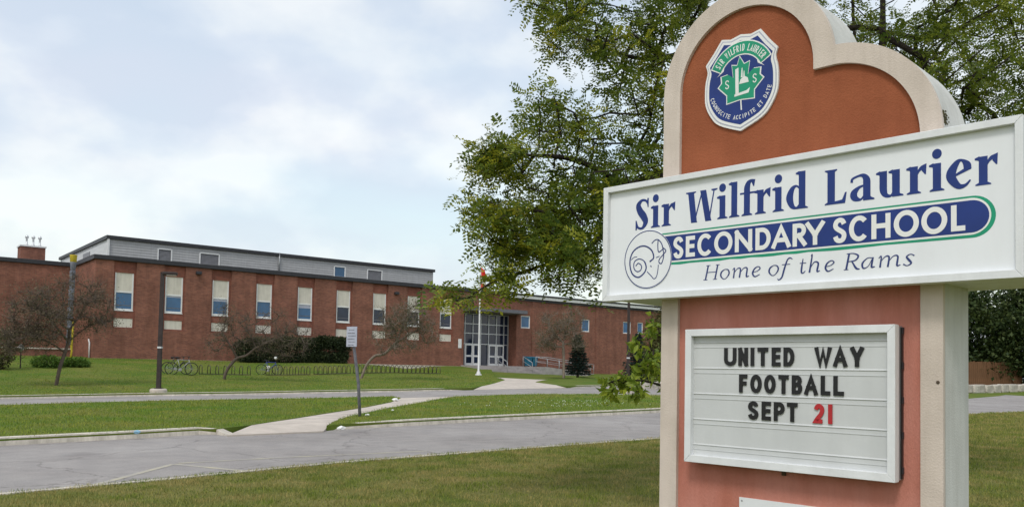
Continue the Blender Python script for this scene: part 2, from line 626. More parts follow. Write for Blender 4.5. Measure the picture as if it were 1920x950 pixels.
mat('leaf_dark', (0.030, 0.052, 0.016), 0.6, color2=(0.052, 0.075, 0.020), scale=0.5, spec=0.2, transl=0.15, isl=0.45)
mat('leaf_olive', (0.062, 0.070, 0.022), 0.6, color2=(0.10, 0.095, 0.03), scale=0.5, spec=0.2, transl=0.2, isl=0.45)
mat('leaf_hedge', (0.018, 0.030, 0.012), 0.6, color2=(0.032, 0.046, 0.016), scale=1.0, spec=0.2, isl=0.45)
mat('needle', (0.030, 0.055, 0.045), 0.6, color2=(0.018, 0.034, 0.028), scale=1.2, spec=0.2, isl=0.4)
mat('leaf_bright', (0.10, 0.18, 0.025), 0.6, color2=(0.06, 0.12, 0.02), scale=1.0, spec=0.2, transl=0.2, isl=0.4)
mat('armour_stone', (0.56, 0.52, 0.45), 0.9, color2=(0.34, 0.31, 0.27), scale=1.3, bump=0.9, bump_scale=6, bump_dist=0.08, detail=10)
mat('fence_wood', (0.22, 0.115, 0.055), 0.85, color2=(0.13, 0.068, 0.036), scale=3, stretch=(6, 6, 0.6), isl=0.3)
mat('rack_brown', (0.085, 0.075, 0.055), 0.6, var=0.3)
mat('rubber', (0.015, 0.015, 0.016), 0.7)
mat('bike_black', (0.025, 0.026, 0.03), 0.4)
mat('bike_blue', (0.03, 0.05, 0.28), 0.4)
mat('bike_grey', (0.30, 0.31, 0.32), 0.4, metallic=0.3)
mat('bin_teal', (0.015, 0.12, 0.19), 0.5, var=0.15)
mat('flag_red', (0.62, 0.035, 0.025), 0.8, var=0.08)
mat('flag_white', (0.75, 0.75, 0.75), 0.8)
mat('yellow_paint', (0.50, 0.38, 0.03), 0.6, var=0.2, scale=6)
mat('wrapped_grey', (0.20, 0.21, 0.25), 0.8, color2=(0.11, 0.115, 0.14), scale=3, bump=0.4)
mat('paper', (0.78, 0.78, 0.76), 0.8)
mat('cup_blue', (0.25, 0.45, 0.58), 0.6)
mat('ink_white_flower', (0.50, 0.54, 0.40), 0.8)
mat('soil', (0.09, 0.065, 0.045), 0.95, var=0.3)
mat('moss', (0.085, 0.075, 0.035), 0.95, var=0.4, scale=20)

# ------------------------------------------------------------------ terrain
TS, TB = 0.7882065, 0.9012655            # headings of the sign face and of the school front
US, NS = np.array([math.sin(TS), -math.cos(TS), 0]), np.array([-math.cos(TS), -math.sin(TS), 0])
UB, NB = np.array([math.sin(TB), math.cos(TB), 0]), np.array([math.cos(TB), -math.sin(TB), 0])
PB = np.array([-29.67866, 60.0, 0.0])    # foot of the school's near corner
PS = np.array([0.877159, 8.241269, 0.0])  # below the top left corner of the sign box


def fac(u, w):
    """point on plan: u along the school front, w metres in front of it"""
    p = PB + UB * u + NB * w
    return (p[0], p[1])


CTRL = []
for px, py, z in [(0, 935, -0.05), (320, 905, -0.02), (640, 873, 0.0), (940, 849, 0.03), (1235, 826, 0.06), (0, 832, 0.0), (373, 812, 0.06), (640, 803, 0.12),
                  (940, 788, 0.18), (1235, 773, 0.22), (0, 766, 0.16), (300, 757, 0.24), (560, 751, 0.32), (760, 748, 0.40), (1000, 742, 0.5), (1235, 744, 0.5),
                  (0, 748, 0.22), (300, 742, 0.30), (600, 737, 0.42), (880, 730, 0.58), (1040, 727, 0.62), (1235, 724, 0.60),
                  (105, 722, 0.52), (422, 712, 0.82), (678, 708, 1.02), (337, 703, 1.04), (505, 702, 1.12), (897, 703, 1.28), (770, 702, 1.2), (1057, 707, 1.22),
                  (50, 700, 1.02), (600, 700, 1.15), (200, 703, 1.0), (0, 722, 0.5)]:
    d = ray(px, py)
    t = (z - EYE[2]) / d[2]
    p = EYE + d * t
    CTRL.append((p[0], p[1], z))
for u in range(-24, 33, 4):
    CTRL.append(fac(u, 0.2) + (1.93,))
    CTRL.append(fac(u, -12) + (1.95,))
for u, z in ((35, 1.75), (38, 1.65), (43, 1.48), (50, 1.42), (58, 1.38), (66, 1.3), (74, 1.2)):
    CTRL.append(fac(u, 0.5) + (z,))
    CTRL.append(fac(u, -14) + (z + 0.2,))
for x, y, z in [(0, 0, 0), (4, 6, 0), (-6, 0, -0.05), (8, 0, 0), (3, -12, 0), (10, 14, 0.02), (20, 20, 0.05), (25, 46, 0.08), (44, 82, 0.3), (12, 62, 0.52), (30, 74, 0.45),
                (50, 88, 0.45), (60, 100, 0.9), (30, 90, 1.2), (80, 60, 0.3), (60, 20, 0.1), (-30, 10, -0.05), (-60, 30, 0.0), (-60, 50, 0.4), (-70, 75, 1.6),
                (-30, -20, 0), (30, -20, 0), (100, 120, 1.2), (0, 140, 1.9), (-80, 120, 2.0), (60, 150, 1.8), (110, 10, 0.2), (-110, 10, 0.1), (-110, 90, 2.0), (110, 90, 0.9),
                (0, -60, 0), (-90, -50, 0), (90, -50, 0), (0, 220, 2.0), (-150, 200, 2.0), (150, 200, 1.6), (16, 27, 0.1)]:
    CTRL.append((x, y, z))
CTRL = np.array(CTRL)


def _tps(r2):
    return np.where(r2 > 1e-9, r2 * np.log(np.maximum(r2, 1e-9)), 0.0)


_n = len(CTRL)
_d2 = ((CTRL[:, None, :2] - CTRL[None, :, :2]) ** 2).sum(-1) / 2500.0
_A = np.zeros((_n + 3, _n + 3))
_A[:_n, :_n] = _tps(_d2) + np.eye(_n) * 0.004
_A[:_n, _n] = 1
_A[:_n, _n + 1:] = CTRL[:, :2] / 50.0
_A[_n:, :_n] = _A[:_n, _n:].T
_W = np.linalg.solve(_A, np.concatenate([CTRL[:, 2], np.zeros(3)]))


def terrain(x, y):
    """height of the ground at plan position(s) x, y"""
    x, y = np.asarray(x, float), np.asarray(y, float)
    sh = x.shape
    q = np.stack([x.ravel(), y.ravel()], 1)
    out = np.empty(len(q))
    for i in range(0, len(q), 20000):
        b = q[i:i + 20000]
        d2 = ((b[:, None] - CTRL[None, :, :2]) ** 2).sum(-1) / 2500.0
        out[i:i + 20000] = _tps(d2) @ _W[:_n] + _W[_n] + (b / 50.0) @ _W[_n + 1:]
    rr = np.hypot(q[:, 0], q[:, 1])
    k = np.clip((rr - 130) / 80.0, 0, 1)
    far = np.where(q[:, 1] > 0, 1.6, 0.0)
    out = np.clip(out, -0.4, 2.3) * (1 - k) + far * k
    return out.reshape(sh)


def th(x, y):
    return float(terrain(np.array([x]), np.array([y]))[0])


def gnd(px, py, dz=0.0):
    """where the line of sight through a surveyed photo point meets the ground (dz above it)"""
    d = ray(px, py)
    ts = np.concatenate([np.arange(5, 60, 0.25), np.arange(60, 160, 0.5)])
    P = EYE[None] + d[None] * (ts / d[1])[:, None]
    h = terrain(P[:, 0], P[:, 1]) + dz - P[:, 2]
    k = np.argmax(h > 0)
    if h[k] <= 0:
        k = len(ts) - 1
    lo, hi = ts[max(k - 1, 0)], ts[k]
    for _ in range(25):
        m = (lo + hi) / 2
        p = EYE + d * (m / d[1])
        if th(p[0], p[1]) + dz > p[2]:
            hi = m
        else:
            lo = m
    p = EYE + d * (hi / d[1])
    return np.array([p[0], p[1], th(p[0], p[1])])


def drape(poly, cell, dz, skirt=0.0):
    """triangulated sheet over the terrain inside a plan polygon; returns verts, tris"""
    poly = [np.array(p[:2], float) for p in poly]
    pts = []
    for a, b in zip(poly, poly[1:] + poly[:1]):
        k = max(1, int(np.linalg.norm(b - a) / cell))
        for i in range(k):
            pts.append(a + (b - a) * i / k)
    nb = len(pts)
    P = np.array(pts)
    x0, y0 = P.min(0)
    x1, y1 = P.max(0)
    gx, gy = np.meshgrid(np.arange(x0, x1, cell), np.arange(y0, y1, cell))
    g = np.stack([gx.ravel(), gy.ravel()], 1) + RNG.uniform(-0.2, 0.2, (gx.size, 2)) * cell
    ins = np.zeros(len(g), bool)
    dist = np.full(len(g), 1e9)
    for a, b in zip(P, np.roll(P, -1, 0)):
        c = ((a[1] > g[:, 1]) != (b[1] > g[:, 1])) & (g[:, 0] < (b[0] - a[0]) * (g[:, 1] - a[1]) / (b[1] - a[1] + 1e-12) + a[0])
        ins ^= c
        e = b - a
        t = np.clip(((g - a) @ e) / (e @ e + 1e-12), 0, 1)
        dist = np.minimum(dist, np.linalg.norm(g - a - t[:, None] * e, axis=1))
    g = g[ins & (dist > cell * 0.35)]
    allp = [Vector(p) for p in P] + [Vector(p) for p in g]
    r = delaunay_2d_cdt(allp, [], [list(range(nb))], 1, 1e-5)
    V2 = np.array([tuple(v) for v in r[0]])
    T = np.array([tuple(f) for f in r[2] if len(f) == 3])
    a = V2[T[:, 1]] - V2[T[:, 0]]
    b = V2[T[:, 2]] - V2[T[:, 0]]
    flip = (a[:, 0] * b[:, 1] - a[:, 1] * b[:, 0]) < 0
    T[flip] = T[flip][:, ::-1]
    V = np.column_stack([V2, terrain(V2[:, 0], V2[:, 1]) + dz])
    if skirt:
        bz = terrain(P[:, 0], P[:, 1]) + dz
        k = len(V)
        top = np.column_stack([P, bz])
        bot = np.column_stack([P, bz - skirt])
        V = np.concatenate([V, top, bot])
        q = []
        for i in range(nb):
            j = (i + 1) % nb
            q += [(k + i, k + nb + i, k + nb + j), (k + i, k + nb + j, k + j)]
        T = np.concatenate([T, np.array(q)])
    return V, T


def sheet(name, poly, cell, dz, m, skirt=0.0, kind='structure', label=None):
    V, T = drape(poly, cell, dz, skirt)
    o = link_mesh(name, np_mesh(name, V, T, m))
    tag(o, label, None, None, kind)
    return o, V, T


# base ground, one sheet to the horizon
_ax = np.concatenate([-np.geomspace(2500, 62, 14), np.arange(-60, 61, 2.5), np.geomspace(62, 2500, 14)])
_ay = np.concatenate([-np.geomspace(2500, 42, 12), np.arange(-40, 121, 2.5), np.geomspace(123, 2500, 14)])
gx, gy = np.meshgrid(_ax, _ay)
gz = terrain(gx, gy) - 0.06
nx, ny = len(_ax), len(_ay)
idx = np.arange(nx * ny).reshape(ny, nx)
q = np.stack([idx[:-1, :-1].ravel(), idx[:-1, 1:].ravel(), idx[1:, 1:].ravel(), idx[1:, :-1].ravel()], 1)
ground = link_mesh('ground', np_mesh('ground', np.column_stack([gx.ravel(), gy.ravel(), gz.ravel()]), np.concatenate([q[:, [0, 1, 2]], q[:, [0, 2, 3]]]), 'lawn'))
tag(ground, None, None, None, 'structure')

G2 = lambda *pp: [gnd(*p)[:2] for p in pp]
# edges measured on the photograph
near_edge = G2((0, 935), (320, 905), (640, 873), (940, 849), (1235, 826))
_dir = (near_edge[-1] - near_edge[0]) / np.linalg.norm(near_edge[-1] - near_edge[0])
near_edge = [near_edge[0] - _dir * 45] + near_edge + [near_edge[-1] + _dir * 25, near_edge[-1] + _dir * 75]
far_l = G2((0, 835), (130, 828), (260, 821), (373, 814), (405, 814), (425, 817))
far_r = G2((612, 807), (640, 804), (760, 798), (940, 788), (1100, 780), (1235, 773))
_dl = (far_l[3] - far_l[0]) / np.linalg.norm(far_l[3] - far_l[0])
far_l = [far_l[0] - _dl * 45] + far_l
_dr = (far_r[-1] - far_r[1]) / np.linalg.norm(far_r[-1] - far_r[1])
far_r = far_r + [far_r[-1] + _dr * 18]
loop_near_l = G2((0, 766), (150, 761), (300, 757), (450, 754), (560, 752), (660, 750), (735, 748))
loop_near_r = G2((850, 748), (930, 745), (1000, 743), (1120, 743), (1235, 745))
loop_far_l = G2((0, 748), (150, 745), (300, 742), (450, 740), (600, 737), (760, 734), (885, 731))
loop_far_r = G2((1062, 727), (1120, 725), (1180, 724), (1235, 723))
_d1 = (loop_near_l[2] - loop_near_l[0]) / np.linalg.norm(loop_near_l[2] - loop_near_l[0])
loop_near_l = [loop_near_l[0] - _d1 * 40] + loop_near_l
loop_far_l = [loop_far_l[0] - _d1 * 42] + loop_far_l
_d2_ = np.array([0.83, 0.56])
loop_near_r = loop_near_r + [loop_near_r[-1] + _d2_ * 9]
loop_far_r = loop_far_r + [loop_far_r[-1] + _d2_ * 16]

# roads
road_poly = near_edge + [near_edge[-1] + np.array([-9.0, 9.5])] + far_r[::-1] + [far_l[-1]] + far_l[::-1]
main_road, RDV, RDT = sheet('road', road_poly, 1.6, 0.0, 'asphalt')
loop_poly = loop_near_l + loop_near_r + [loop_near_r[-1] + np.array([8, -3.0])] + loop_far_r[::-1] + loop_far_l[::-1]
sheet('driveway', loop_poly, 1.6, 0.004, 'asphalt')

# lawns, raised to the kerb tops
KH = 0.13
fore_poly = [np.array((-28., -16.)), np.array((40., -16.)), np.array((60., 40.))] + near_edge[::-1]
_, LV, LT = sheet('lawn', fore_poly, 1.2, KH - 0.06, 'lawn_dry', 0.25)
med_l = far_l[:-1] + G2((470, 806), (560, 791), (680, 771), (735, 759), (752, 752)) + loop_near_l[::-1]
_, ML, MT = sheet('lawn', med_l, 1.2, KH, 'lawn', 0.25)
med_r = far_r + [far_r[-1] + np.array([2.0, 4.0])] + loop_near_r[::-1] + G2((800, 757), (720, 772), (640, 791))
_, RV, RT = sheet('lawn', med_r, 1.2, KH, 'lawn', 0.25)
bank_l = loop_far_l + G2((912, 726), (948, 715), (928, 710)) + [np.array(fac(33, 3.2)), np.array(fac(31.7, 3.2)), np.array(fac(31.7, 0.0)), np.array(fac(-0.2, 0.0)), np.array(fac(-0.2, -8)), np.array(fac(-40, -8))]
_, BV, BT = sheet('lawn', bank_l, 1.5, KH, 'lawn', 0.25)
bank_r = loop_far_r + [np.array(fac(74, 2.0)), np.array(fac(74, 0.0)), np.array(fac(46.5, 0.0)), np.array(fac(46.5, 3.0))] + G2((1075, 712), (1010, 716), (1000, 719), (1035, 724))
_, CV, CT = sheet('lawn', bank_r, 1.5, KH, 'lawn', 0.25)


def kerb(line, side, wdt=0.16, dz=KH + 0.012, hgt=0.2, bend=False, m='kerb_concrete'):
    """concrete kerb following a plan line; side = +1 keeps it left of the line"""
    pts = []
    for a, b in zip(line[:-1], line[1:]):
        a, b = np.array(a[:2]), np.array(b[:2])
        k = max(1, int(np.linalg.norm(b - a) / 1.0))
        pts += [a + (b - a) * i / k for i in range(k)]
    pts.append(np.array(line[-1][:2]))
    P = np.array(pts)
    t = np.gradient(P, axis=0)
    t /= np.linalg.norm(t, axis=1)[:, None] + 1e-9
    nrm = np.column_stack([-t[:, 1], t[:, 0]]) * side
    A, B = P - nrm * 0.02, P + nrm * wdt
    za = terrain(A[:, 0], A[:, 1]) + dz
    if bend:            # dropped ends at the walkway
        m_ = np.minimum(1, np.arange(len(P))[::-1] / 1.4) if bend > 0 else np.minimum(1, np.arange(len(P)) / 1.4)
        za = za - (1 - m_) * (dz - 0.02)
    n = len(P)
    mb = MB()
    vs = []
    for i in range(n):
        vs += [(A[i, 0], A[i, 1], za[i] - hgt), (A[i, 0] + nrm[i, 0] * 0.03, A[i, 1] + nrm[i, 1] * 0.03, za[i]), (B[i, 0], B[i, 1], za[i] + 0.004), (B[i, 0], B[i, 1], za[i] - hgt)]
    fs = []
    for i in range(n - 1):
        for j in range(3):
            a0, a1, b0, b1 = i * 4 + j, i * 4 + j + 1, i * 4 + 4 + j, i * 4 + 5 + j
            fs.append((a0, b0, b1, a1) if side > 0 else (a0, a1, b1, b0))
    fs += [(0, 1, 2, 3), ((n - 1) * 4 + 3, (n - 1) * 4 + 2, (n - 1) * 4 + 1, (n - 1) * 4)]
    o = mb.add(vs, fs).build('kerb', m)
    tag(o, None, None, None, 'structure')
    return o


kerb(near_edge, -1, 0.15, KH - 0.06 + 0.012)
kerb(far_l, 1, 0.24, KH + 0.03, bend=1)
kerb(far_r, 1, 0.24, KH + 0.03, bend=-1)
kerb(loop_near_l, -1, 0.14)
kerb(loop_near_r, -1, 0.14)
kerb(loop_far_l, 1, 0.22, bend=1)
kerb(loop_far_r, 1, 0.22, bend=-1)


# concrete walkway: single slabs between the roads, and on to the steps
def walkway(left, right, n0, dz):
    """slabs between two measured edges"""
    def resample(line, k):
        L = np.array([p[:2] for p in line])
        s = np.concatenate([[0], np.cumsum(np.linalg.norm(np.diff(L, axis=0), axis=1))])
        u = np.linspace(0, s[-1], k + 1)
        return np.column_stack([np.interp(u, s, L[:, 0]), np.interp(u, s, L[:, 1])])
    A, B = resample(left, n0), resample(right, n0)
    root = thing_struct('footpath')
    for i in range(n0):
        g = 0.012
        a0, a1 = A[i] * (1 - g) + A[i + 1] * g, A[i] * g + A[i + 1] * (1 - g)
        b0, b1 = B[i] * (1 - g) + B[i + 1] * g, B[i] * g + B[i + 1] * (1 - g)
        cs = [a0, b0, b1, a1]
        e0, e1 = (0.10 if i == 0 else 0.0), (0.10 if i == n0 - 1 else 0.0)       # dropped where it meets a road
        z = [th(*c) + dz + random.uniform(-0.003, 0.003) - k for c, k in zip(cs, (e0, e0, e1, e1))]
        mb = MB()
        mb.add([(c[0], c[1], h) for c, h in zip(cs, z)] + [(c[0], c[1], h - 0.15) for c, h in zip(cs, z)],
               [(0, 1, 2, 3), (4, 7, 6, 5), (0, 4, 5, 1), (1, 5, 6, 2), (2, 6, 7, 3), (3, 7, 4, 0)])
        mb.build('slab', 'concrete', root)


def thing_struct(name):
    o = bpy.data.objects.new(name, None)
    COL.objects.link(o)
    o['kind'] = 'structure'
    return o


walkway(G2((425, 818), (470, 807), (560, 792), (680, 772), (735, 760), (752, 752), (765, 748)),
        G2((606, 810), (620, 801), (640, 792), (720, 773), (800, 758), (850, 748.5), (880, 745.5)), 11, KH + 0.004)
walkway(G2((888, 731), (912, 726), (948, 715), (930, 708)), G2((1062, 727.5), (1035, 724), (1000, 719), (1030, 713)), 7, KH + 0.004)


# faded painted lines on the road
from mathutils.bvhtree import BVHTree
road_bvh = BVHTree.FromPolygons([tuple(v) for v in RDV], [tuple(int(i) for i in t) for t in RDT])


def line_on_road(name, pts, wdt):
    P = [gnd(*p)[:2] for p in pts]
    for a, b in zip(P[:-1], P[1:]):
        t = (b - a) / np.linalg.norm(b - a)
        nr = np.array([-t[1], t[0]]) * wdt / 2
        V, T = drape([a - nr, b - nr, b + nr, a + nr], 0.25, 0.0)
        for v in V:
            h = road_bvh.ray_cast(Vector((v[0], v[1], 5.0)), Vector((0, 0, -1)))
            v[2] = (h[0].z if h[0] else v[2]) + 0.004
        tag(link_mesh(name, np_mesh(name, V, T, 'paint_yellow')), None, None, None, 'structure')


line_on_road('road_marking', [(180, 908), (325, 869.5), (455, 882)], 0.11)
line_on_road('road_marking', [(335, 868), (545, 856.5), (800, 845)], 0.08)


# grass blades: uncountable
def blades(name, V, T, per_m2, length, width, m, rmax, label, keep=None, ref=14.0):
    tri = V[T]
    ar = 0.5 * np.abs(np.cross(tri[:, 1, :2] - tri[:, 0, :2], tri[:, 2, :2] - tri[:, 0, :2]))
    c = tri.mean(1)
    dist = np.hypot(c[:, 0], c[:, 1])
    inview = (c[:, 1] > 4) & (np.abs(c[:, 0]) < c[:, 1] * 0.66 + 1.5) & (dist < rmax)
    dens = per_m2 * np.minimum(1.0, (ref / np.maximum(dist, 1)) ** 1.6)
    cnt = RNG.poisson(np.where(inview, ar * dens, 0))
    k = np.repeat(np.arange(len(T)), cnt)
    r1, r2 = np.sqrt(RNG.random(len(k))), RNG.random(len(k))
    P = tri[k, 0] * (1 - r1)[:, None] + tri[k, 1] * (r1 * (1 - r2))[:, None] + tri[k, 2] * (r1 * r2)[:, None]
    n = len(P)
    sc = np.maximum(1.0, np.hypot(P[:, 0], P[:, 1]) / ref) ** 0.75
    cl = 0.75 + 0.5 * (np.sin(P[:, 0] * 5.1 + 2 * np.sin(P[:, 1] * 2.3)) * np.sin(P[:, 1] * 4.3 + 2 * np.sin(P[:, 0] * 1.9)) > RNG.normal(0.1, 0.4, n))
    L = length * RNG.uniform(0.55, 1.3, n) * np.minimum(sc, 1.5) * cl
    W = width * RNG.uniform(0.7, 1.3, n) * sc
    a = RNG.uniform(0, 2 * np.pi, n)
    s = np.column_stack([np.cos(a), np.sin(a), np.zeros(n)]) * W[:, None] / 2
    b = RNG.uniform(0, 2 * np.pi, n)
    lean = RNG.uniform(0.1, 0.9, n) * L
    d = np.column_stack([np.cos(b) * lean, np.sin(b) * lean, L])
    P[:, 2] -= 0.006
    mid = P + d * np.array([0.35, 0.35, 0.6])
    vs = np.stack([P - s, P + s, mid + s * 0.75, mid - s * 0.75, P + d], 1).reshape(-1, 3)
    base = (np.arange(n) * 5)[:, None]
    tr = np.concatenate([base + np.array([[0, 1, 2]]), base + np.array([[0, 2, 3]]), base + np.array([[3, 2, 4]])])
    o = link_mesh(name, np_mesh(name, vs, tr, m))
    tag(o, label, 'grass', None, 'stuff')


blades('grass', LV, LT, 1500, 0.042, 0.007, 'blade_dry', 48, 'mown olive and straw coloured grass in the foreground')
blades('grass', ML, MT, 700, 0.036, 0.008, 'blade_green', 48, 'bright green grass on the strip left of the footpath')
blades('grass', RV, RT, 700, 0.036, 0.008, 'blade_green', 52, 'bright green grass on the strip right of the footpath')
blades('grass', BV, BT, 420, 0.034, 0.009, 'blade_green', 75, 'green grass on the bank before the school')


# clover heads in the right hand strip
c_ = MB()
for _ in range(130):
    q = gnd(random.gauss(1060, 75), random.uniform(752, 764), KH)
    r_ = random.uniform(0.012, 0.022)
    c_.lathe([(0.004, 0), (r_, r_ * 0.8), (r_ * 0.5, r_ * 1.7)], 5, (q[0], q[1], q[2] + KH + 0.03))
tag(c_.build('clover', 'ink_white_flower'), 'small white clover heads scattered in the right hand grass strip', 'clover', None, 'stuff')

# ------------------------------------------------------------------ lettering: strokes of varying width laid in a local x,z plane
def ribbon(mb, pts, wid, y0, y1, closed=False):
    """stroke with mitred joins; wid is one width or one per point; front face at y0, back at y1"""
    P = [np.array(p[:2], float) for p in pts]
    if isinstance(wid, (int, float)):
        wid = [wid] * len(P)
    n = len(P)
    L, Rr = [], []
    for i in range(n):
        a = P[i - 1] if (i or closed) else None
        b = P[(i + 1) % n] if (i < n - 1 or closed) else None
        d1 = (P[i] - a) / (np.linalg.norm(P[i] - a) + 1e-12) if a is not None else None
        d2 = (b - P[i]) / (np.linalg.norm(b - P[i]) + 1e-12) if b is not None else None
        if d1 is None:
            d1 = d2
        if d2 is None:
            d2 = d1
        t = d1 + d2
        t = t / (np.linalg.norm(t) + 1e-12) if np.linalg.norm(t) > 1e-6 else d1
        nr = np.array([-t[1], t[0]])
        k = min(2.0, 1.0 / max(0.3, float(nr @ np.array([-d1[1], d1[0]]))))
        L.append(P[i] + nr * wid[i] / 2 * k)
        Rr.append(P[i] - nr * wid[i] / 2 * k)
    vs = [(p[0], y0, p[1]) for p in L] + [(p[0], y0, p[1]) for p in Rr] + [(p[0], y1, p[1]) for p in L] + [(p[0], y1, p[1]) for p in Rr]
    fs = []
    m = n if closed else n - 1
    for i in range(m):
        j = (i + 1) % n
        fs += [(i, n + i, n + j, j), (2 * n + i, 2 * n + j, 3 * n + j, 3 * n + i), (i, j, 2 * n + j, 2 * n + i), (n + i, 3 * n + i, 3 * n + j, n + j)]
    if not closed:
        fs += [(0, 2 * n, 3 * n, n), (n - 1, 2 * n - 1, 4 * n - 1, 3 * n - 1)]
    mb.add(vs, fs)


def arc(cx, cy, rx, ry, a0, a1, n=14):
    return [(cx + rx * math.cos(math.radians(a0 + (a1 - a0) * i / n)), cy + ry * math.sin(math.radians(a0 + (a1 - a0) * i / n))) for i in range(n + 1)]


_S = arc(0.5, 0.74, 0.5, 0.26, 25, 250, 16) + [(0.5, 0.5)] + arc(0.5, 0.26, 0.5, 0.26, 70, -155, 16)
_S = [tuple(p) for p in catmull([(0.97, 0.80), (0.80, 0.95), (0.5, 1.0), (0.15, 0.92), (0.03, 0.74), (0.2, 0.60), (0.55, 0.49), (0.88, 0.37), (0.98, 0.22), (0.82, 0.05), (0.5, 0.0), (0.18, 0.06), (0.02, 0.22)], 4)]
SANS = {
    'A': [[(0, 0), (0.5, 1), (1, 0)], [(0.2, 0.32), (0.8, 0.32)]],
    'B': [[(0, 0), (0, 1)], [(0, 1), (0.5, 1)] + arc(0.5, 0.77, 0.42, 0.23, 80, -80, 8) + [(0.5, 0.53), (0, 0.53)], [(0, 0.53), (0.55, 0.53)] + arc(0.55, 0.265, 0.45, 0.265, 80, -80, 8) + [(0.55, 0), (0, 0)]],
    'C': [arc(0.56, 0.5, 0.56, 0.5, 42, 318, 22)],
    'D': [[(0, 0), (0, 1)], [(0, 1), (0.4, 1)] + arc(0.4, 0.5, 0.6, 0.5, 85, -85, 14) + [(0.4, 0), (0, 0)]],
    'E': [[(1, 1), (0, 1), (0, 0), (1, 0)], [(0, 0.51), (0.9, 0.51)]],
    'F': [[(1, 1), (0, 1), (0, -0.0)], [(0, 0.52), (0.85, 0.52)]],
    'G': [arc(0.5, 0.5, 0.5, 0.5, 45, 335, 20), [(0.55, 0.45), (1, 0.45), (1, 0.1)]],
    'H': [[(0, 0), (0, 1)], [(1, 0), (1, 1)], [(0, 0.52), (1, 0.52)]],
    'I': [[(0.5, 0), (0.5, 1)]],
    'L': [[(0, 1), (0, 0), (1, 0)]],
    'N': [[(0, 0), (0, 1)], [(0, 1), (1, 0)], [(1, 0), (1, 1)]],
    'O': ['closed', arc(0.5, 0.5, 0.5, 0.5, 0, 348.75, 31)],
    'P': [[(0, 0), (0, 1)], [(0, 1), (0.5, 1)] + arc(0.5, 0.72, 0.5, 0.28, 80, -80, 10) + [(0.5, 0.44), (0, 0.44)]],
    'R': [[(0, 0), (0, 1)], [(0, 1), (0.45, 1)] + arc(0.45, 0.73, 0.5, 0.27, 80, -80, 10) + [(0.45, 0.46), (0, 0.46)], [(0.4, 0.46), (1, 0)]],
    'S': [_S],
    'T': [[(0, 1), (1, 1)], [(0.5, 1), (0.5, 0)]],
    'U': [[(0, 1), (0, 0.3)] + arc(0.5, 0.3, 0.5, 0.3, 190, 350, 12) + [(1, 0.3), (1, 1)]],
    'W': [[(0, 1), (0.27, 0), (0.5, 0.9), (0.73, 0), (1, 1)]],
    'Y': [[(0, 1), (0.5, 0.42)], [(1, 1), (0.5, 0.42)], [(0.5, 0.47), (0.5, 0)]],
    '1': [[(0.5, 0), (0.5, 1)]],
    '2': [[tuple(p) for p in catmull([(0.02, 0.76), (0.2, 0.95), (0.5, 1.0), (0.85, 0.9), (0.95, 0.7), (0.75, 0.45), (0.3, 0.2), (0.0, 0.0)], 4)] + [(1.0, 0.0)]],
    'r': [[(0, 0), (0, 1)]],
}


def sans(mb, ch, x0, x1, z0, z1, sw, y0, y1, sx=None, fn=None):
    """one sans letter in the box x0..x1, z0..z1; sx = width of upright strokes; fn maps x,z afterwards"""
    sx = sx or sw
    strokes = SANS[ch]
    closed = strokes[0] == 'closed'
    if closed:
        strokes = strokes[1:]
    ix0, ix1, iz0, iz1 = x0 + sw / 2, x1 - sw / 2, z0 + sw / 2, z1 - sw / 2
    for k, st in enumerate(strokes):
        pts = [(ix0 + (ix1 - ix0) * p[0], iz0 + (iz1 - iz0) * p[1]) for p in st]
        if not closed:        # let free ends reach the box
            def ext(a, b):
                d = np.array(a) - np.array(b)
                d = d / (np.linalg.norm(d) + 1e-9)
                return tuple(np.array(a) + d * sw / 2) if abs(d[1]) > 0.5 or abs(d[0]) > 0.9 else a
            if ch not in 'SC2GDBPRU' or (ch in 'DBPR' and k == 0) or (ch == 'U') or (ch == 'R' and k == 2):
                pts[0], pts[-1] = ext(pts[0], pts[1]), ext(pts[-1], pts[-2])
        if fn:
            pts = [fn(p) for p in pts]
        ribbon(mb, pts, sw, y0 + 0.0003 * k, y1, closed)


def poly(mb, pts, y0, y1):
    pts = list(pts)
    a = sum(p[0] * q_[1] - q_[0] * p[1] for p, q_ in zip(pts, pts[1:] + pts[:1]))
    mb.prism_xz(pts if a > 0 else pts[::-1], y0, y1)


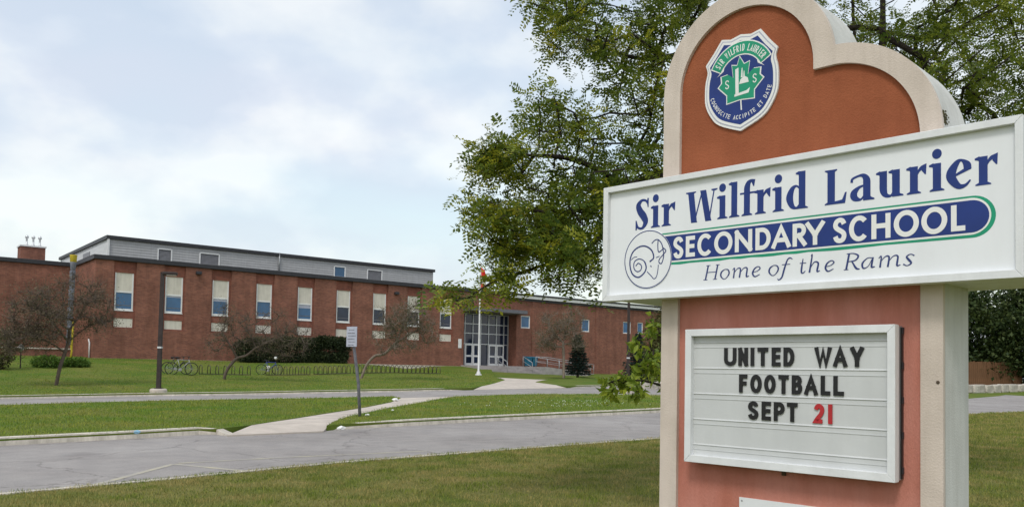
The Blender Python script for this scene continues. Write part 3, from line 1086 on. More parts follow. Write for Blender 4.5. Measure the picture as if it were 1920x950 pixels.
def serif_letter(mb, ch, x0, x1, zb, Y0, Y1):
    """heavy condensed serif face; x-height 0.203, capitals 0.277, ascenders 0.305"""
    XH, CH, AH, ST, TN = 0.203, 0.277, 0.306, 0.056, 0.013
    w = x1 - x0
    lev = [0]

    def put(pts):
        poly(mb, [(x0 + p[0], zb + p[1]) for p in pts], Y0 + 0.0003 * lev[0], Y1)
        lev[0] += 1

    def vs(pts, sub=8):
        c = catmull([(p[0], p[1], p[2]) for p in pts], sub)
        ribbon(mb, [(x0 + p[0], zb + p[1]) for p in c], [max(0.004, float(p[2])) for p in c], Y0 + 0.0003 * lev[0], Y1)
        lev[0] += 1

    def stem(x, top, bot=0.0, foot=0.022, st=ST):
        f = foot
        if f:
            put([(x - f, 0), (x + st + f, 0), (x + st + f, 0.008), (x + st, 0.02), (x + st, top), (x, top), (x, 0.02), (x - f, 0.008)])
        else:
            put([(x, bot), (x + st, bot), (x + st, top), (x, top)])

    def flag(x, top):
        put([(x - 0.026, top - 0.008), (x + 0.004, top + 0.004), (x + 0.004, top - 0.036), (x - 0.004, top - 0.026), (x - 0.026, top - 0.020)])
    if ch == 'i':
        x = (w - ST) / 2 + 0.003
        stem(x, XH)
        flag(x, XH)
        put(arc(x + 0.028, 0.272, 0.033, 0.037, 0, 345, 22))
    elif ch == 'l':
        x = (w - ST) / 2 + 0.004
        stem(x, AH)
        flag(x, AH)
    elif ch == 'r':
        x = 0.028
        stem(x, XH)
        flag(x, XH)
        vs([(x + 0.045, 0.13, 0.012), (x + 0.062, 0.165, 0.018), (x + 0.085, 0.187, 0.030), (w - 0.014, 0.185, 0.040)], 6)
        put([(w - 0.030, 0.205), (w, 0.215), (w - 0.004, 0.135), (w - 0.012, 0.135), (w - 0.034, 0.165)])
    elif ch == 'f':
        x = 0.026
        stem(x, 0.23)
        vs([(x + 0.028, 0.205, 0.056), (x + 0.030, 0.245, 0.054), (x + 0.046, 0.282, 0.040), (x + 0.075, 0.297, 0.020), (w - 0.008, 0.290, 0.024)], 7)
        put([(w - 0.030, 0.300), (w, 0.303), (w - 0.010, 0.245), (w - 0.018, 0.245), (w - 0.034, 0.280)])
        put([(-0.012, XH - 0.018), (w * 0.95 + 0.03, XH - 0.018), (w * 0.95 + 0.03, XH - 0.002), (-0.012, XH - 0.002)])
    elif ch == 'd':
        x = w - 0.024 - ST
        stem(x, AH)
        flag(x, AH)
        vs([(x + 0.012, 0.165, 0.014), (x - 0.022, 0.190, 0.018), (0.052, 0.168, 0.040), (0.030, 0.100, 0.060), (0.050, 0.032, 0.042), (x - 0.022, 0.010, 0.018), (x + 0.012, 0.040, 0.014)])
    elif ch == 'L':
        put([(0, 0), (w - 0.012, 0), (w, 0.085), (w - 0.012, 0.085), (w - 0.035, 0.030), (0.07, 0.020), (0.022 + 0.06, 0.02), (0.022 + 0.06, CH - 0.02), (0.10, CH - 0.008), (0.10, CH), (0, CH), (0, CH - 0.008), (0.022, CH - 0.02), (0.022, 0.02), (0, 0.008)])
    elif ch == 'S':
        vs([(w - 0.012, 0.232, 0.014), (w - 0.036, 0.265, 0.020), (0.072, 0.270, 0.026), (0.036, 0.228, 0.052), (0.055, 0.172, 0.066), (0.096, 0.118, 0.070), (w - 0.036, 0.062, 0.054), (0.085, 0.010, 0.026), (0.036, 0.016, 0.020), (0.014, 0.06, 0.014)], 7)
        put([(w - 0.016, 0.286), (w - 0.002, 0.286), (w - 0.004, 0.200), (w - 0.012, 0.200), (w - 0.024, 0.25)])
        put([(0.004, -0.006), (0.016, -0.006), (0.030, 0.04), (0.014, 0.086), (0.004, 0.086)])
    elif ch == 'W':
        def diag(ax, bx, t, y0_=0.0, y1_=CH):
            put([(bx - t / 2, y0_), (bx + t / 2, y0_), (ax + t / 2, y1_), (ax - t / 2, y1_)])
        diag(0.052, 0.086, 0.060)
        diag(0.170, 0.090, 0.012)
        diag(0.178, 0.232, 0.060)
        diag(w - 0.032, 0.240, 0.012)
        put([(0.0, CH), (0.105, CH), (0.105, CH - 0.010), (0.08, CH - 0.018), (0.025, CH - 0.018), (0.0, CH - 0.010)])
        put([(w - 0.062, CH), (w, CH), (w, CH - 0.010), (w - 0.02, CH - 0.018), (w - 0.045, CH - 0.018), (w - 0.062, CH - 0.010)])
        put([(0.055, -0.004), (0.120, -0.004), (0.112, 0.02), (0.06, 0.02)])
        put([(0.202, -0.004), (0.266, -0.004), (0.256, 0.02), (0.208, 0.02)])
    elif ch == 'a':
        x = w - 0.022 - ST - 0.006
        put([(x, 0.0), (x + ST + 0.030, 0.0), (x + ST + 0.030, 0.010), (x + ST + 0.006, 0.022), (x + ST, 0.03), (x + ST, 0.15), (x, 0.15)])
        vs([(x + ST / 2, 0.135, ST), (x + ST / 2 - 0.004, 0.165, 0.052), (x + ST / 2 - 0.024, 0.192, 0.034), (x - 0.030, 0.197, 0.018), (0.022, 0.178, 0.018), (0.016, 0.150, 0.020)], 7)
        vs([(x + 0.008, 0.118, 0.014), (x - 0.034, 0.104, 0.024), (0.034, 0.066, 0.052), (0.040, 0.028, 0.050), (x - 0.022, 0.010, 0.018), (x + 0.006, 0.034, 0.014)])
    elif ch == 'u':
        xa, xb = 0.024, w - 0.024 - ST
        stem(xb, XH, foot=0)
        flag(xb, XH)
        put([(xb + ST - 0.002, 0.0), (xb + ST + 0.026, 0.0), (xb + ST + 0.026, 0.010), (xb + ST - 0.002, 0.022)])
        flag(xa, XH)
        vs([(xa + ST / 2, XH, ST), (xa + ST / 2, 0.12, ST), (xa + ST / 2 + 0.002, 0.055, 0.054), (xa + ST / 2 + 0.020, 0.018, 0.036), (xa + ST + 0.028, 0.010, 0.018), (xb + 0.012, 0.042, 0.014)], 7)
    elif ch == 'e':
        vs([(w - 0.006, 0.050, 0.010), (w - 0.040, 0.016, 0.022), (0.078, 0.016, 0.042), (0.034, 0.075, 0.062), (0.034, 0.125, 0.062), (0.070, 0.186, 0.036), (w - 0.062, 0.198, 0.018), (w - 0.030, 0.165, 0.048), (w - 0.024, 0.128, 0.050)], 7)
        put([(0.055, 0.085), (w - 0.001, 0.128), (w - 0.001, 0.142), (w - 0.05, 0.135), (0.055, 0.103)])


ITAL = {  # thin italic book hand: (points, widths) in units of x-height, x 0..1 over the letter
    'o': [[(0.5, 1.0, .5), (0.12, 0.75, 1.2), (0.02, 0.35, 1.3), (0.3, 0.0, .7), (0.62, 0.05, .6), (0.95, 0.5, 1.2), (0.85, 0.9, 1.0), (0.5, 1.0, .5)]],
    'm': [[(0.0, 0.85, .5), (0.12, 1.0, .8), (0.06, 0.0, 1.3)], [(0.08, 0.5, .4), (0.3, 0.95, .7), (0.48, 0.9, 1.2), (0.42, 0.0, 1.3)], [(0.46, 0.5, .4), (0.68, 0.95, .7), (0.88, 0.9, 1.2), (0.84, 0.1, 1.3), (1.0, 0.12, .5)]],
    'e': [[(0.1, 0.45, .5), (0.6, 0.55, .6), (0.95, 0.8, .9), (0.7, 1.0, .7), (0.25, 0.8, 1.1), (0.02, 0.35, 1.4), (0.3, 0.0, 1.0), (0.9, 0.2, .5)]],
    'f': [[(1.0, 1.45, .6), (0.85, 1.6, .9), (0.66, 1.4, 1.1), (0.45, 0.5, 1.4), (0.3, -0.25, 1.2), (0.1, -0.5, .8), (0.0, -0.38, .6)], [(0.3, 0.98, .6), (0.85, 0.98, .6)]],
    't': [[(0.55, 1.4, .6), (0.35, 0.6, 1.3), (0.3, 0.1, 1.2), (0.55, 0.0, .8), (0.9, 0.2, .5)], [(0.05, 0.98, .6), (1.0, 0.98, .6)]],
    'h': [[(0.2, 1.6, .6), (0.3, 1.62, 1.0), (0.06, 0.0, 1.4)], [(0.12, 0.4, .4), (0.5, 0.98, .8), (0.85, 0.85, 1.3), (0.75, 0.1, 1.3), (1.0, 0.12, .5)]],
    'a': [[(0.85, 0.95, .7), (0.45, 0.95, .6), (0.08, 0.5, 1.3), (0.15, 0.05, 1.1), (0.5, 0.2, .5), (0.8, 0.85, .6)], [(0.88, 1.0, .9), (0.75, 0.15, 1.4), (1.0, 0.12, .5)]],
    's': [[(0.98, 0.85, .9), (0.65, 1.0, .6), (0.3, 0.8, 1.1), (0.5, 0.5, 1.6), (0.7, 0.2, 1.2), (0.35, 0.0, .6), (0.0, 0.15, 1.0)]],
    'H': [[(0.30, 1.55, 1.3), (0.10, 0.0, 1.3)], [(0.95, 1.55, 1.3), (0.76, 0.0, 1.3)], [(0.2, 0.8, .6), (0.86, 0.8, .6)], [(0.16, 1.53, .6), (0.44, 1.53, .6)], [(0.82, 1.53, .6), (1.08, 1.53, .6)], [(-0.04, 0.02, .6), (0.24, 0.02, .6)], [(0.62, 0.02, .6), (0.9, 0.02, .6)]],
    'R': [[(0.32, 1.5, 1.4), (0.10, 0.0, 1.4)], [(0.15, 1.5, .6), (0.6, 1.5, .7), (0.95, 1.25, 1.3), (0.75, 0.85, 1.0), (0.25, 0.76, .6)], [(0.5, 0.78, .9), (0.8, 0.1, 1.5), (1.05, 0.0, .6)], [(-0.06, 0.02, .6), (0.26, 0.02, .6)]],
}


def italic(mb, ch, x0, x1, zb, xh, wd, y0, y1):
    for k, st in enumerate(ITAL[ch]):
        c = catmull(st, 6) if len(st) > 2 else [np.array(p) for p in st]
        ribbon(mb, [(x0 + (x1 - x0) * p[0], zb + xh * p[1]) for p in c], [max(0.3, float(p[2])) * wd for p in c], y0 + 0.0003 * k, y1)


# ------------------------------------------------------------------ the school sign
SZ = th(PS[0] + US[0] * 1.8, PS[1] + US[1] * 1.8) + 0.03
sign = thing('school_sign', (PS[0], PS[1], 0.0), 'large stucco school sign with arched top, wide white name board and letter board', 'sign', None, math.atan2(US[1], US[0]))

CX, CZ, RI, RO = 1.384, 4.262, 0.652, 0.832
SX, SZC, QI, QO = 2.170, 3.490, 0.712, 0.872
XL, XR, IL, IR = 0.549, SX + QO, CX - RI, SX + QI


def outline(outer, zbot):
    r, q_ = (RO, QO) if outer else (RI, QI)
    pts = [((XL if outer else IL), zbot)]
    pts += [(CX - r * math.cos(math.radians(a)), CZ + r * math.sin(math.radians(a))) for a in np.linspace(0, 173 if outer else 178, 40)]
    if not outer:
        pts.append((CX + RI, SZC + QI))
    else:
        pts.append((CX + RO - 0.008, SZC + QO - 0.004))
    pts += [(SX + q_ * math.sin(math.radians(a)), SZC + q_ * math.cos(math.radians(a))) for a in np.linspace(4, 90, 26)]
    pts.append(((XR if outer else IR), zbot))
    return pts


OUT, INN = outline(True, -0.35), outline(False, -0.35)
ccw = lambda p: p if sum(a[0] * b[1] - b[0] * a[1] for a, b in zip(p, p[1:] + p[:1])) > 0 else p[::-1]
core = MB().prism_xz(ccw(OUT), 0.24, 0.775).build('column', 'stucco_side', sign)
ring = MB()
n_ = len(OUT)
ring.add([(p[0], 0.2, p[1]) for p in OUT] + [(p[0], 0.2, p[1]) for p in INN] + [(p[0], 0.246, p[1]) for p in OUT] + [(p[0], 0.246, p[1]) for p in INN],
         [(i, i + 1, n_ + i + 1, n_ + i) for i in range(n_ - 1)] + [(n_ + i, n_ + i + 1, 3 * n_ + i + 1, 3 * n_ + i) for i in range(n_ - 1)] + [(i, 2 * n_ + i, 2 * n_ + i + 1, i + 1) for i in range(n_ - 1)])
ring.build('trim', 'stucco_trim', sign)
up = [p for p in INN if p[1] > 2.9]
up = [(INN[0][0] - 0.01, 2.9)] + [(CX + (p[0] - CX) * 1.004, p[1] + 0.002) for p in up] + [(INN[-1][0] + 0.01, 2.9)]
MB().prism_xz(ccw(up), 0.236, 0.2415).build('upper_panel', 'stucco_rust', sign)
MB().prism_xz(ccw([(IL - 0.01, -0.35), (IR + 0.01, -0.35), (IR + 0.01, 2.895), (IL - 0.01, 2.895)]), 0.2364, 0.2415).build('lower_panel', 'stucco_pink', sign)
mo = MB()          # weathered lichen and debris on the shoulder
for k in range(60):
    a = math.radians(random.gauss(82, 2.2))
    yy = 0.245 + abs(random.gauss(0, 0.05))
    x, z = SX + QO * math.sin(a), SZC + QO * math.cos(a)
    mo.lathe([(0.002, 0.0), (random.uniform(0.006, 0.013), 0.004), (0.003, random.uniform(0.008, 0.014)), (0.001, 0.015)], 5, (x, yy, z - 0.004))
o_ = mo.build('lichen', 'moss', sign)
o_['kind'] = 'stuff'
MB().lathe([(0.013, 0), (0.013, 0.003), (0.006, 0.006)], 10).build('screw', 'soil', sign).matrix_local = Matrix.Translation((3.006, 0.2, 1.628)) @ Matrix.Rotation(math.pi / 2, 4, 'X')

# crest
crest_o = [(1.545, 4.683), (1.628, 4.575), (1.709, 4.483), (1.690, 4.410), (1.708, 4.330), (1.716, 4.242), (1.708, 4.110), (1.650, 3.990), (1.562, 3.902), (1.358, 3.816)]
crest_o = crest_o[:3] + [tuple(q) for q in catmull(crest_o[2:], 4)][1:]
crest_o = crest_o + [(2.708 - x, y) for x, y in crest_o[-2::-1]] + [(1.254, 4.662), (1.354, 4.684), (1.454, 4.662)]
crest = MB().prism_xz(ccw(crest_o), 0.215, 0.2355).build('crest', 'ink_white', sign)
sc_c = lambda k: ccw([(1.354 + (x - 1.354) * k, 4.25 + (y - 4.25) * k) for x, y in crest_o])
MB().prism_xz(sc_c(0.955), 0.2135, 0.2152).build('border', 'crest_steel', crest)
MB().prism_xz(sc_c(0.930), 0.2122, 0.2137).build('border', 'ink_white', crest)
MB().prism_xz(sc_c(0.872), 0.2108, 0.2124).build('field', 'ink_blue', crest)
LC = [(1.348, 4.479), (1.392, 4.405), (1.444, 4.418), (1.429, 4.305), (1.482, 4.345), (1.548, 4.338), (1.542, 4.280), (1.575, 4.245), (1.490, 4.160), (1.490, 4.085), (1.368, 4.098)]
LC = LC + [(2.722 - x - 0.006, y) for x, y in LC[:0:-1]]
leafc = (1.358, 4.26)
MB().prism_xz(ccw([(leafc[0] + (x - leafc[0]) * 1.07, leafc[1] + (y - leafc[1]) * 1.06) for x, y in LC]), 0.2094, 0.211).build('leaf_edge', 'ink_white', crest)
MB().prism_xz(ccw(LC), 0.208, 0.2096).build('maple_leaf', 'ink_green', crest)
mb = MB()
ribbon(mb, [(1.362, 4.09), (1.368, 4.0)], 0.012, 0.2094, 0.211)
mb.build('leaf_stem', 'ink_white', crest)
mb = MB()
poly(mb, [(1.310, 4.150), (1.342, 4.150), (1.338, 4.385), (1.306, 4.375)], 0.2066, 0.2082)
poly(mb, [(1.300, 4.130), (1.440, 4.140), (1.452, 4.185), (1.420, 4.165), (1.300, 4.150)], 0.2068, 0.2082)
poly(mb, [(1.345, 4.235), (1.440, 4.235), (1.430, 4.275), (1.395, 4.300), (1.360, 4.275)], 0.2067, 0.2082)
poly(mb, [(1.362, 4.290), (1.380, 4.290), (1.378, 4.375), (1.370, 4.375)], 0.2069, 0.2082)
poly(mb, [(1.385, 4.295), (1.400, 4.295), (1.396, 4.345), (1.390, 4.345)], 0.207, 0.2082)
mb.build('monogram', 'ink_white', crest)
for x in (1.222, 1.494):
    mb = MB()
    sans(mb, 'S', x - 0.017, x + 0.023, 4.215, 4.295, 0.009, 0.2066, 0.2082)
    mb.build('letter', 'ink_white', crest)
ban_c = (1.356, 4.262)


def banner(r0, r1, y0, y1, a0, a1, nm, m):
    P = arc(ban_c[0], ban_c[1], r1 * 0.93, r1, a0, a1, 24) + arc(ban_c[0], ban_c[1], r0 * 0.93, r0, a1, a0, 24)
    MB().prism_xz(ccw(P), y0, y1).build(nm, m, crest)


banner(0.232, 0.362, 0.2095, 0.211, 27, 153, 'banner_edge', 'ink_white')
banner(0.243, 0.351, 0.2082, 0.2097, 29, 151, 'banner', 'ink_green')
for x in (-1, 1):
    MB().prism_xz(ccw([(1.356 + x * 0.20, 4.377), (1.356 + x * 0.235, 4.345), (1.356 + x * 0.17, 4.385), (1.356 + x * 0.16, 4.415)]), 0.2092, 0.211).build('banner_fold', 'ink_white', crest)


def arc_text(txt, r, a0, a1, h, sw, y0, y1, flip, parent, m):
    ks = [i for i, c in enumerate(txt)]
    for i in ks:
        c = txt[i]
        if c == ' ':
            continue
        a = math.radians(a0 + (a1 - a0) * (i + 0.5) / len(txt))
        cw = abs(math.radians(a1 - a0)) * r / len(txt) * 0.72
        ct, st = (math.sin(a), -math.cos(a)) if not flip else (-math.sin(a), math.cos(a))

        def fn(p, a=a, ct=ct, st=st):
            rr = (1 if not flip else -1)
            ox, oz = ban_c[0] + 0.93 * r * math.cos(a), ban_c[1] + r * math.sin(a)
            ux, uz = ct, st
            vx, vz = (math.cos(a), math.sin(a)) if not flip else (-math.cos(a), -math.sin(a))
            return (ox + p[0] * ux + p[1] * vx, oz + p[0] * uz + p[1] * vz)
        mb = MB()
        if c == 'I':
            sans(mb, c, -sw / 2, sw / 2, -h / 2, h / 2, sw, y0, y1, fn=fn)
        else:
            sans(mb, c, -cw / 2, cw / 2, -h / 2, h / 2, sw, y0, y1, fn=fn)
        mb.build('letter', m, parent)


arc_text('SIR WILFRID LAURIER', 0.297, 147, 33, 0.062, 0.0075, 0.207, 0.2085, False, crest, 'ink_white')
arc_text('COGNOSCITE ACCIPITE ET DATE', 0.322, 197, 343, 0.038, 0.0055, 0.2095, 0.2112, True, crest, 'ink_white')

# name board
cab = MB().box(0.02, 3.60, 0.045, 0.95, 2.362, 3.438).build('cabinet', 'sign_frame', sign)
BZ0, BZ1, BW = 2.345, 3.456, 3.62
for pts in ([(0, BZ1), (0.058, BZ1 - 0.054), (BW - 0.052, BZ1 - 0.054), (BW, BZ1)], [(0, BZ0), (BW, BZ0), (BW - 0.052, BZ0 + 0.058), (0.058, BZ0 + 0.058)],
            [(0, BZ0 + 0.001), (0.0575, BZ0 + 0.059), (0.0575, BZ1 - 0.055), (0, BZ1 - 0.001)], [(BW, BZ0 + 0.001), (BW, BZ1 - 0.001), (BW - 0.0515, BZ1 - 0.055), (BW - 0.0515, BZ0 + 0.059)]):
    MB().prism_xz(ccw(pts), 0.0, 0.12).build('frame_bar', 'sign_frame', cab, bevel=0.003).location.y = -0.012
MB().box(0.05, 3.575, 0.032, 0.05, 2.395, 3.41).build('sign_face', 'sign_white', cab)
FY0, FY1 = 0.0295, 0.0325
for ch, a, b in [('S', .357, .512), ('i', .541, .632), ('r', .653, .806), ('W', .920, 1.243), ('i', 1.247, 1.334), ('l', 1.358, 1.452), ('f', 1.476, 1.607), ('r', 1.600, 1.748), ('i', 1.768, 1.862), ('d', 1.888, 2.077),
                 ('L', 2.216, 2.392), ('a', 2.416, 2.605), ('u', 2.621, 2.819), ('r', 2.840, 2.985), ('i', 3.002, 3.105), ('e', 3.122, 3.286), ('r', 3.306, 3.455)]:
    mb = MB()
    serif_letter(mb, ch, a, b, 3.014, FY0, FY1)
    mb.build('letter', 'ink_blue', cab)
# pill behind SECONDARY SCHOOL


def pill(xl, z0, z1, xr, y0, y1, wob=0.0):
    h = (z1 - z0) / 2
    P = [(xl, z0)]
    k = 26
    if wob:
        P += [(xl + (xr - h - xl) * i / k, z0 + random.uniform(-wob, wob)) for i in range(1, k - 5)]
    P += [(xr - h + h * math.cos(math.radians(a)), z0 + h + h * math.sin(math.radians(a))) for a in np.linspace(-90, 90, 20)]
    P += [(xl, z1)]
    return MB().prism_xz(ccw(P), y0, y1)


pill(0.66, 2.650, 2.948, 3.441, 0.0312, 0.0325, 0.005).build('green_edge', 'ink_green', cab)
pill(0.66, 2.672, 2.934, 3.412, 0.0304, 0.0316).build('white_edge', 'ink_white', cab)
pill(0.66, 2.687, 2.917, 3.400, 0.0294, 0.0308).build('blue_band', 'ink_blue', cab)
for ch, a, b in [('S', .790, .900), ('E', .925, 1.020), ('C', 1.046, 1.192), ('O', 1.217, 1.396), ('N', 1.420, 1.583), ('D', 1.614, 1.753), ('A', 1.762, 1.930), ('R', 1.947, 2.066), ('Y', 2.058, 2.217),
                 ('S', 2.284, 2.394), ('C', 2.413, 2.557), ('H', 2.586, 2.728), ('O', 2.752, 2.932), ('O', 2.949, 3.127), ('L', 3.152, 3.246)]:
    mb = MB()
    rnd = 0.006 if ch in 'SCO' else 0.0
    sans(mb, ch, a, b, 2.707 - rnd, 2.895 + rnd, 0.037, 0.0275, 0.0298)
    mb.build('letter', 'ink_white', cab)
for ch, a, b in [('H', 1.115, 1.260), ('o', 1.282, 1.368), ('m', 1.398, 1.555), ('e', 1.587, 1.661), ('o', 1.738, 1.825), ('f', 1.815, 1.945), ('t', 2.006, 2.062), ('h', 2.085, 2.178), ('e', 2.222, 2.296), ('R', 2.378, 2.490), ('a', 2.508, 2.612), ('m', 2.640, 2.800), ('s', 2.820, 2.901)]:
    mb = MB()
    italic(mb, ch, a, b, 2.487, 0.083, 0.0105, FY0, FY1)
    mb.build('letter', 'ink_navy', cab)
# ram roundel
C0 = (0.507, 2.721)
rd = MB().prism_xz(ccw(arc(C0[0], C0[1], 0.270, 0.274, 0, 352, 44)), 0.0268, 0.0322).build('roundel', 'sign_white', cab)
mb = MB()
ribbon(mb, arc(C0[0], C0[1], 0.264, 0.268, 0, 354, 59), 0.0085, 0.0256, 0.0275, True)
horn = [(0.532, 2.696), (0.576, 2.731), (0.554, 2.799), (0.490, 2.844), (0.417, 2.848), (0.344, 2.811), (0.307, 2.740), (0.308, 2.659), (0.339, 2.590), (0.405, 2.559), (0.469, 2.595), (0.493, 2.646), (0.468, 2.707), (0.411, 2.732), (0.357, 2.709), (0.352, 2.649), (0.388, 2.614), (0.429, 2.624), (0.439, 2.663), (0.403, 2.692), (0.371, 2.668)]
ribbon(mb, catmull(horn, 5), [0.014] * 60 + [0.010] * 41, 0.0254, 0.0275)
for L_, w_ in (([(0.318, 2.730), (0.350, 2.752), (0.386, 2.754)], .007), ([(0.504, 2.605), (0.550, 2.563), (0.582, 2.534), (0.610, 2.552), (0.625, 2.610), (0.630, 2.662)], .008), ([(0.603, 2.729), (0.642, 2.739)], .008), ([(0.538, 2.657), (0.556, 2.648)], .009),
               ([(0.553, 2.865), (0.585, 2.891), (0.624, 2.895), (0.663, 2.854), (0.680, 2.801), (0.688, 2.735), (0.666, 2.672), (0.638, 2.681), (0.642, 2.713), (0.680, 2.749), (0.711, 2.785), (0.672, 2.821)], .010), ([(0.624, 2.890), (0.622, 2.832), (0.633, 2.779), (0.687, 2.807)], .010)):
    ribbon(mb, catmull(L_, 5), w_, 0.0255 + 0.0002 * random.random(), 0.0275)
mb.build('ram_drawing', 'ink_navy', rd)

# changeable letter board
M0, M1, N0, N1 = 0.893, 2.742, 0.872, 2.058
board = MB().box(M0 + 0.012, M1 - 0.004, 0.141, 0.2375, N0 + 0.012, N1 - 0.008).build('letter_board', 'grey_metal', sign)
I0, I1, J0, J1 = 0.957, 2.682, 0.938, 1.996
for pts in ([(M0, N1), (I0, J1), (I1, J1), (M1, N1)], [(M0, N0), (M1, N0), (I1, J0), (I0, J0)], [(M0, N0 + 0.001), (I0 - .0004, J0 + .0006), (I0 - .0004, J1 - .0006), (M0, N1 - .001)], [(M1, N0 + .001), (M1, N1 - .001), (I1 + .0004, J1 - .0006), (I1 + .0004, J0 + .0006)]):
    MB().prism_xz(ccw(pts), 0.080, 0.160).build('frame_bar', 'sign_frame', board, bevel=0.003)
MB().box(I0 - 0.01, I1 + 0.01, 0.135, 0.142, J0 - 0.01, J1 + 0.01).build('board_face', 'track_face', board)
for z in (1.945, 1.717, 1.490, 1.263, 1.038):
    mb = MB()
    mb.add([(I0, 0.1352, z + 0.004), (I1, 0.1352, z + 0.004), (I1, 0.1285, z - 0.008), (I0, 0.1285, z - 0.008), (I1, 0.1352, z - 0.012), (I0, 0.1352, z - 0.012)], [(0, 3, 2, 1), (3, 5, 4, 2)])
    mb.box(I0, I1, 0.1315, 0.1351, z - 0.052, z - 0.046)
    mb.build('track', 'track_face', board)
for z in np.linspace(0.93, 1.99, 5):
    MB().box(M1 - 0.004, M1 + 0.012, 0.205, 0.232, z, z + 0.05).build('hinge', 'dark_metal', board)
MB().box(M1 - 0.003, M1 + 0.006, 0.196, 0.2365, N0 + 0.02, N1 - 0.02).build('gasket', 'letter_black', board)
LET = [('U', 1.266, 1.385, 1), ('N', 1.405, 1.496, 1), ('I', 1.521, 1.556, 1), ('T', 1.586, 1.684, 1), ('E', 1.717, 1.796, 1), ('D', 1.823, 1.918, 1), ('W', 2.092, 2.232, 1), ('A', 2.246, 2.358, 1), ('Y', 2.384, 2.488, 1),
       ('F', 1.414, 1.491, 2), ('O', 1.521, 1.626, 2), ('O', 1.650, 1.753, 2), ('T', 1.779, 1.869, 2), ('B', 1.897, 1.987, 2), ('A', 2.006, 2.118, 2), ('L', 2.144, 2.222, 2), ('L', 2.248, 2.333, 2),
       ('S', 1.500, 1.598, 3), ('E', 1.628, 1.712, 3), ('P', 1.739, 1.835, 3), ('T', 1.856, 1.948, 3), ('2', 2.087, 2.176, 3), ('1', 2.206, 2.241, 3)]
for ch, a, b, row in LET:
    z0 = {1: 1.735, 2: 1.506, 3: 1.280}[row]
    mb = MB()
    sans(mb, ch, a, b, z0, z0 + 0.156, 0.034, 0.1235, 0.1305)
    mb.build('letter', 'letter_red' if ch in '12' else 'letter_black', board)
MB().box(1.765, 1.797, 0.215, 0.238, 0.822, 0.866).build('lock', 'soil', board)
pl = MB().box(1.366, 2.30, 0.2275, 0.2368, 0.18, 0.596).build('plate', 'sign_white', sign)
for x in (1.392, 2.27):
    MB().lathe([(0.009, 0), (0.009, 0.002), (0.003, 0.004)], 8).build('screw', 'grey_metal', pl).matrix_local = Matrix.Translation((x, 0.2275, 0.568)) @ Matrix.Rotation(math.pi / 2, 4, 'X')

# ------------------------------------------------------------------ the school
school = thing('school_building', (PB[0], PB[1], 0.0), 'long two storey brick school with dark roof edge and glass entrance', 'building', None, math.atan2(UB[1], UB[0]))


def wall_holes(mb, u0, u1, z0, z1, holes, y=0.0, reveal=0.14):
    """front wall in the plane y with rectangular openings and their reveals"""
    us = sorted({u0, u1} | {h[0] for h in holes} | {h[1] for h in holes})
    zs = sorted({z0, z1} | {h[2] for h in holes} | {h[3] for h in holes})
    us = [u for u in us if u0 <= u <= u1]
    zs = [z for z in zs if z0 <= z <= z1]
    for a, b in zip(us[:-1], us[1:]):
        run = None
        for c, d in zip(zs[:-1], zs[1:]):
            mu, mz = (a + b) / 2, (c + d) / 2
            if any(h[0] < mu < h[1] and h[2] < mz < h[3] for h in holes):
                continue
            mb.add([(a, y, c), (b, y, c), (b, y, d), (a, y, d)], [(0, 1, 2, 3)])
    for h in holes:
        a, b, c, d = h
        e = y + reveal
        mb.add([(a, y, c), (a, y, d), (a, e, d), (a, e, c)], [(0, 1, 2, 3)])
        mb.add([(b, y, c), (b, e, c), (b, e, d), (b, y, d)], [(0, 1, 2, 3)])
        mb.add([(a, y, c), (a, e, c), (b, e, c), (b, y, c)], [(0, 1, 2, 3)])
        mb.add([(a, y, d), (b, y, d), (b, e, d), (a, e, d)], [(0, 1, 2, 3)])
    return mb


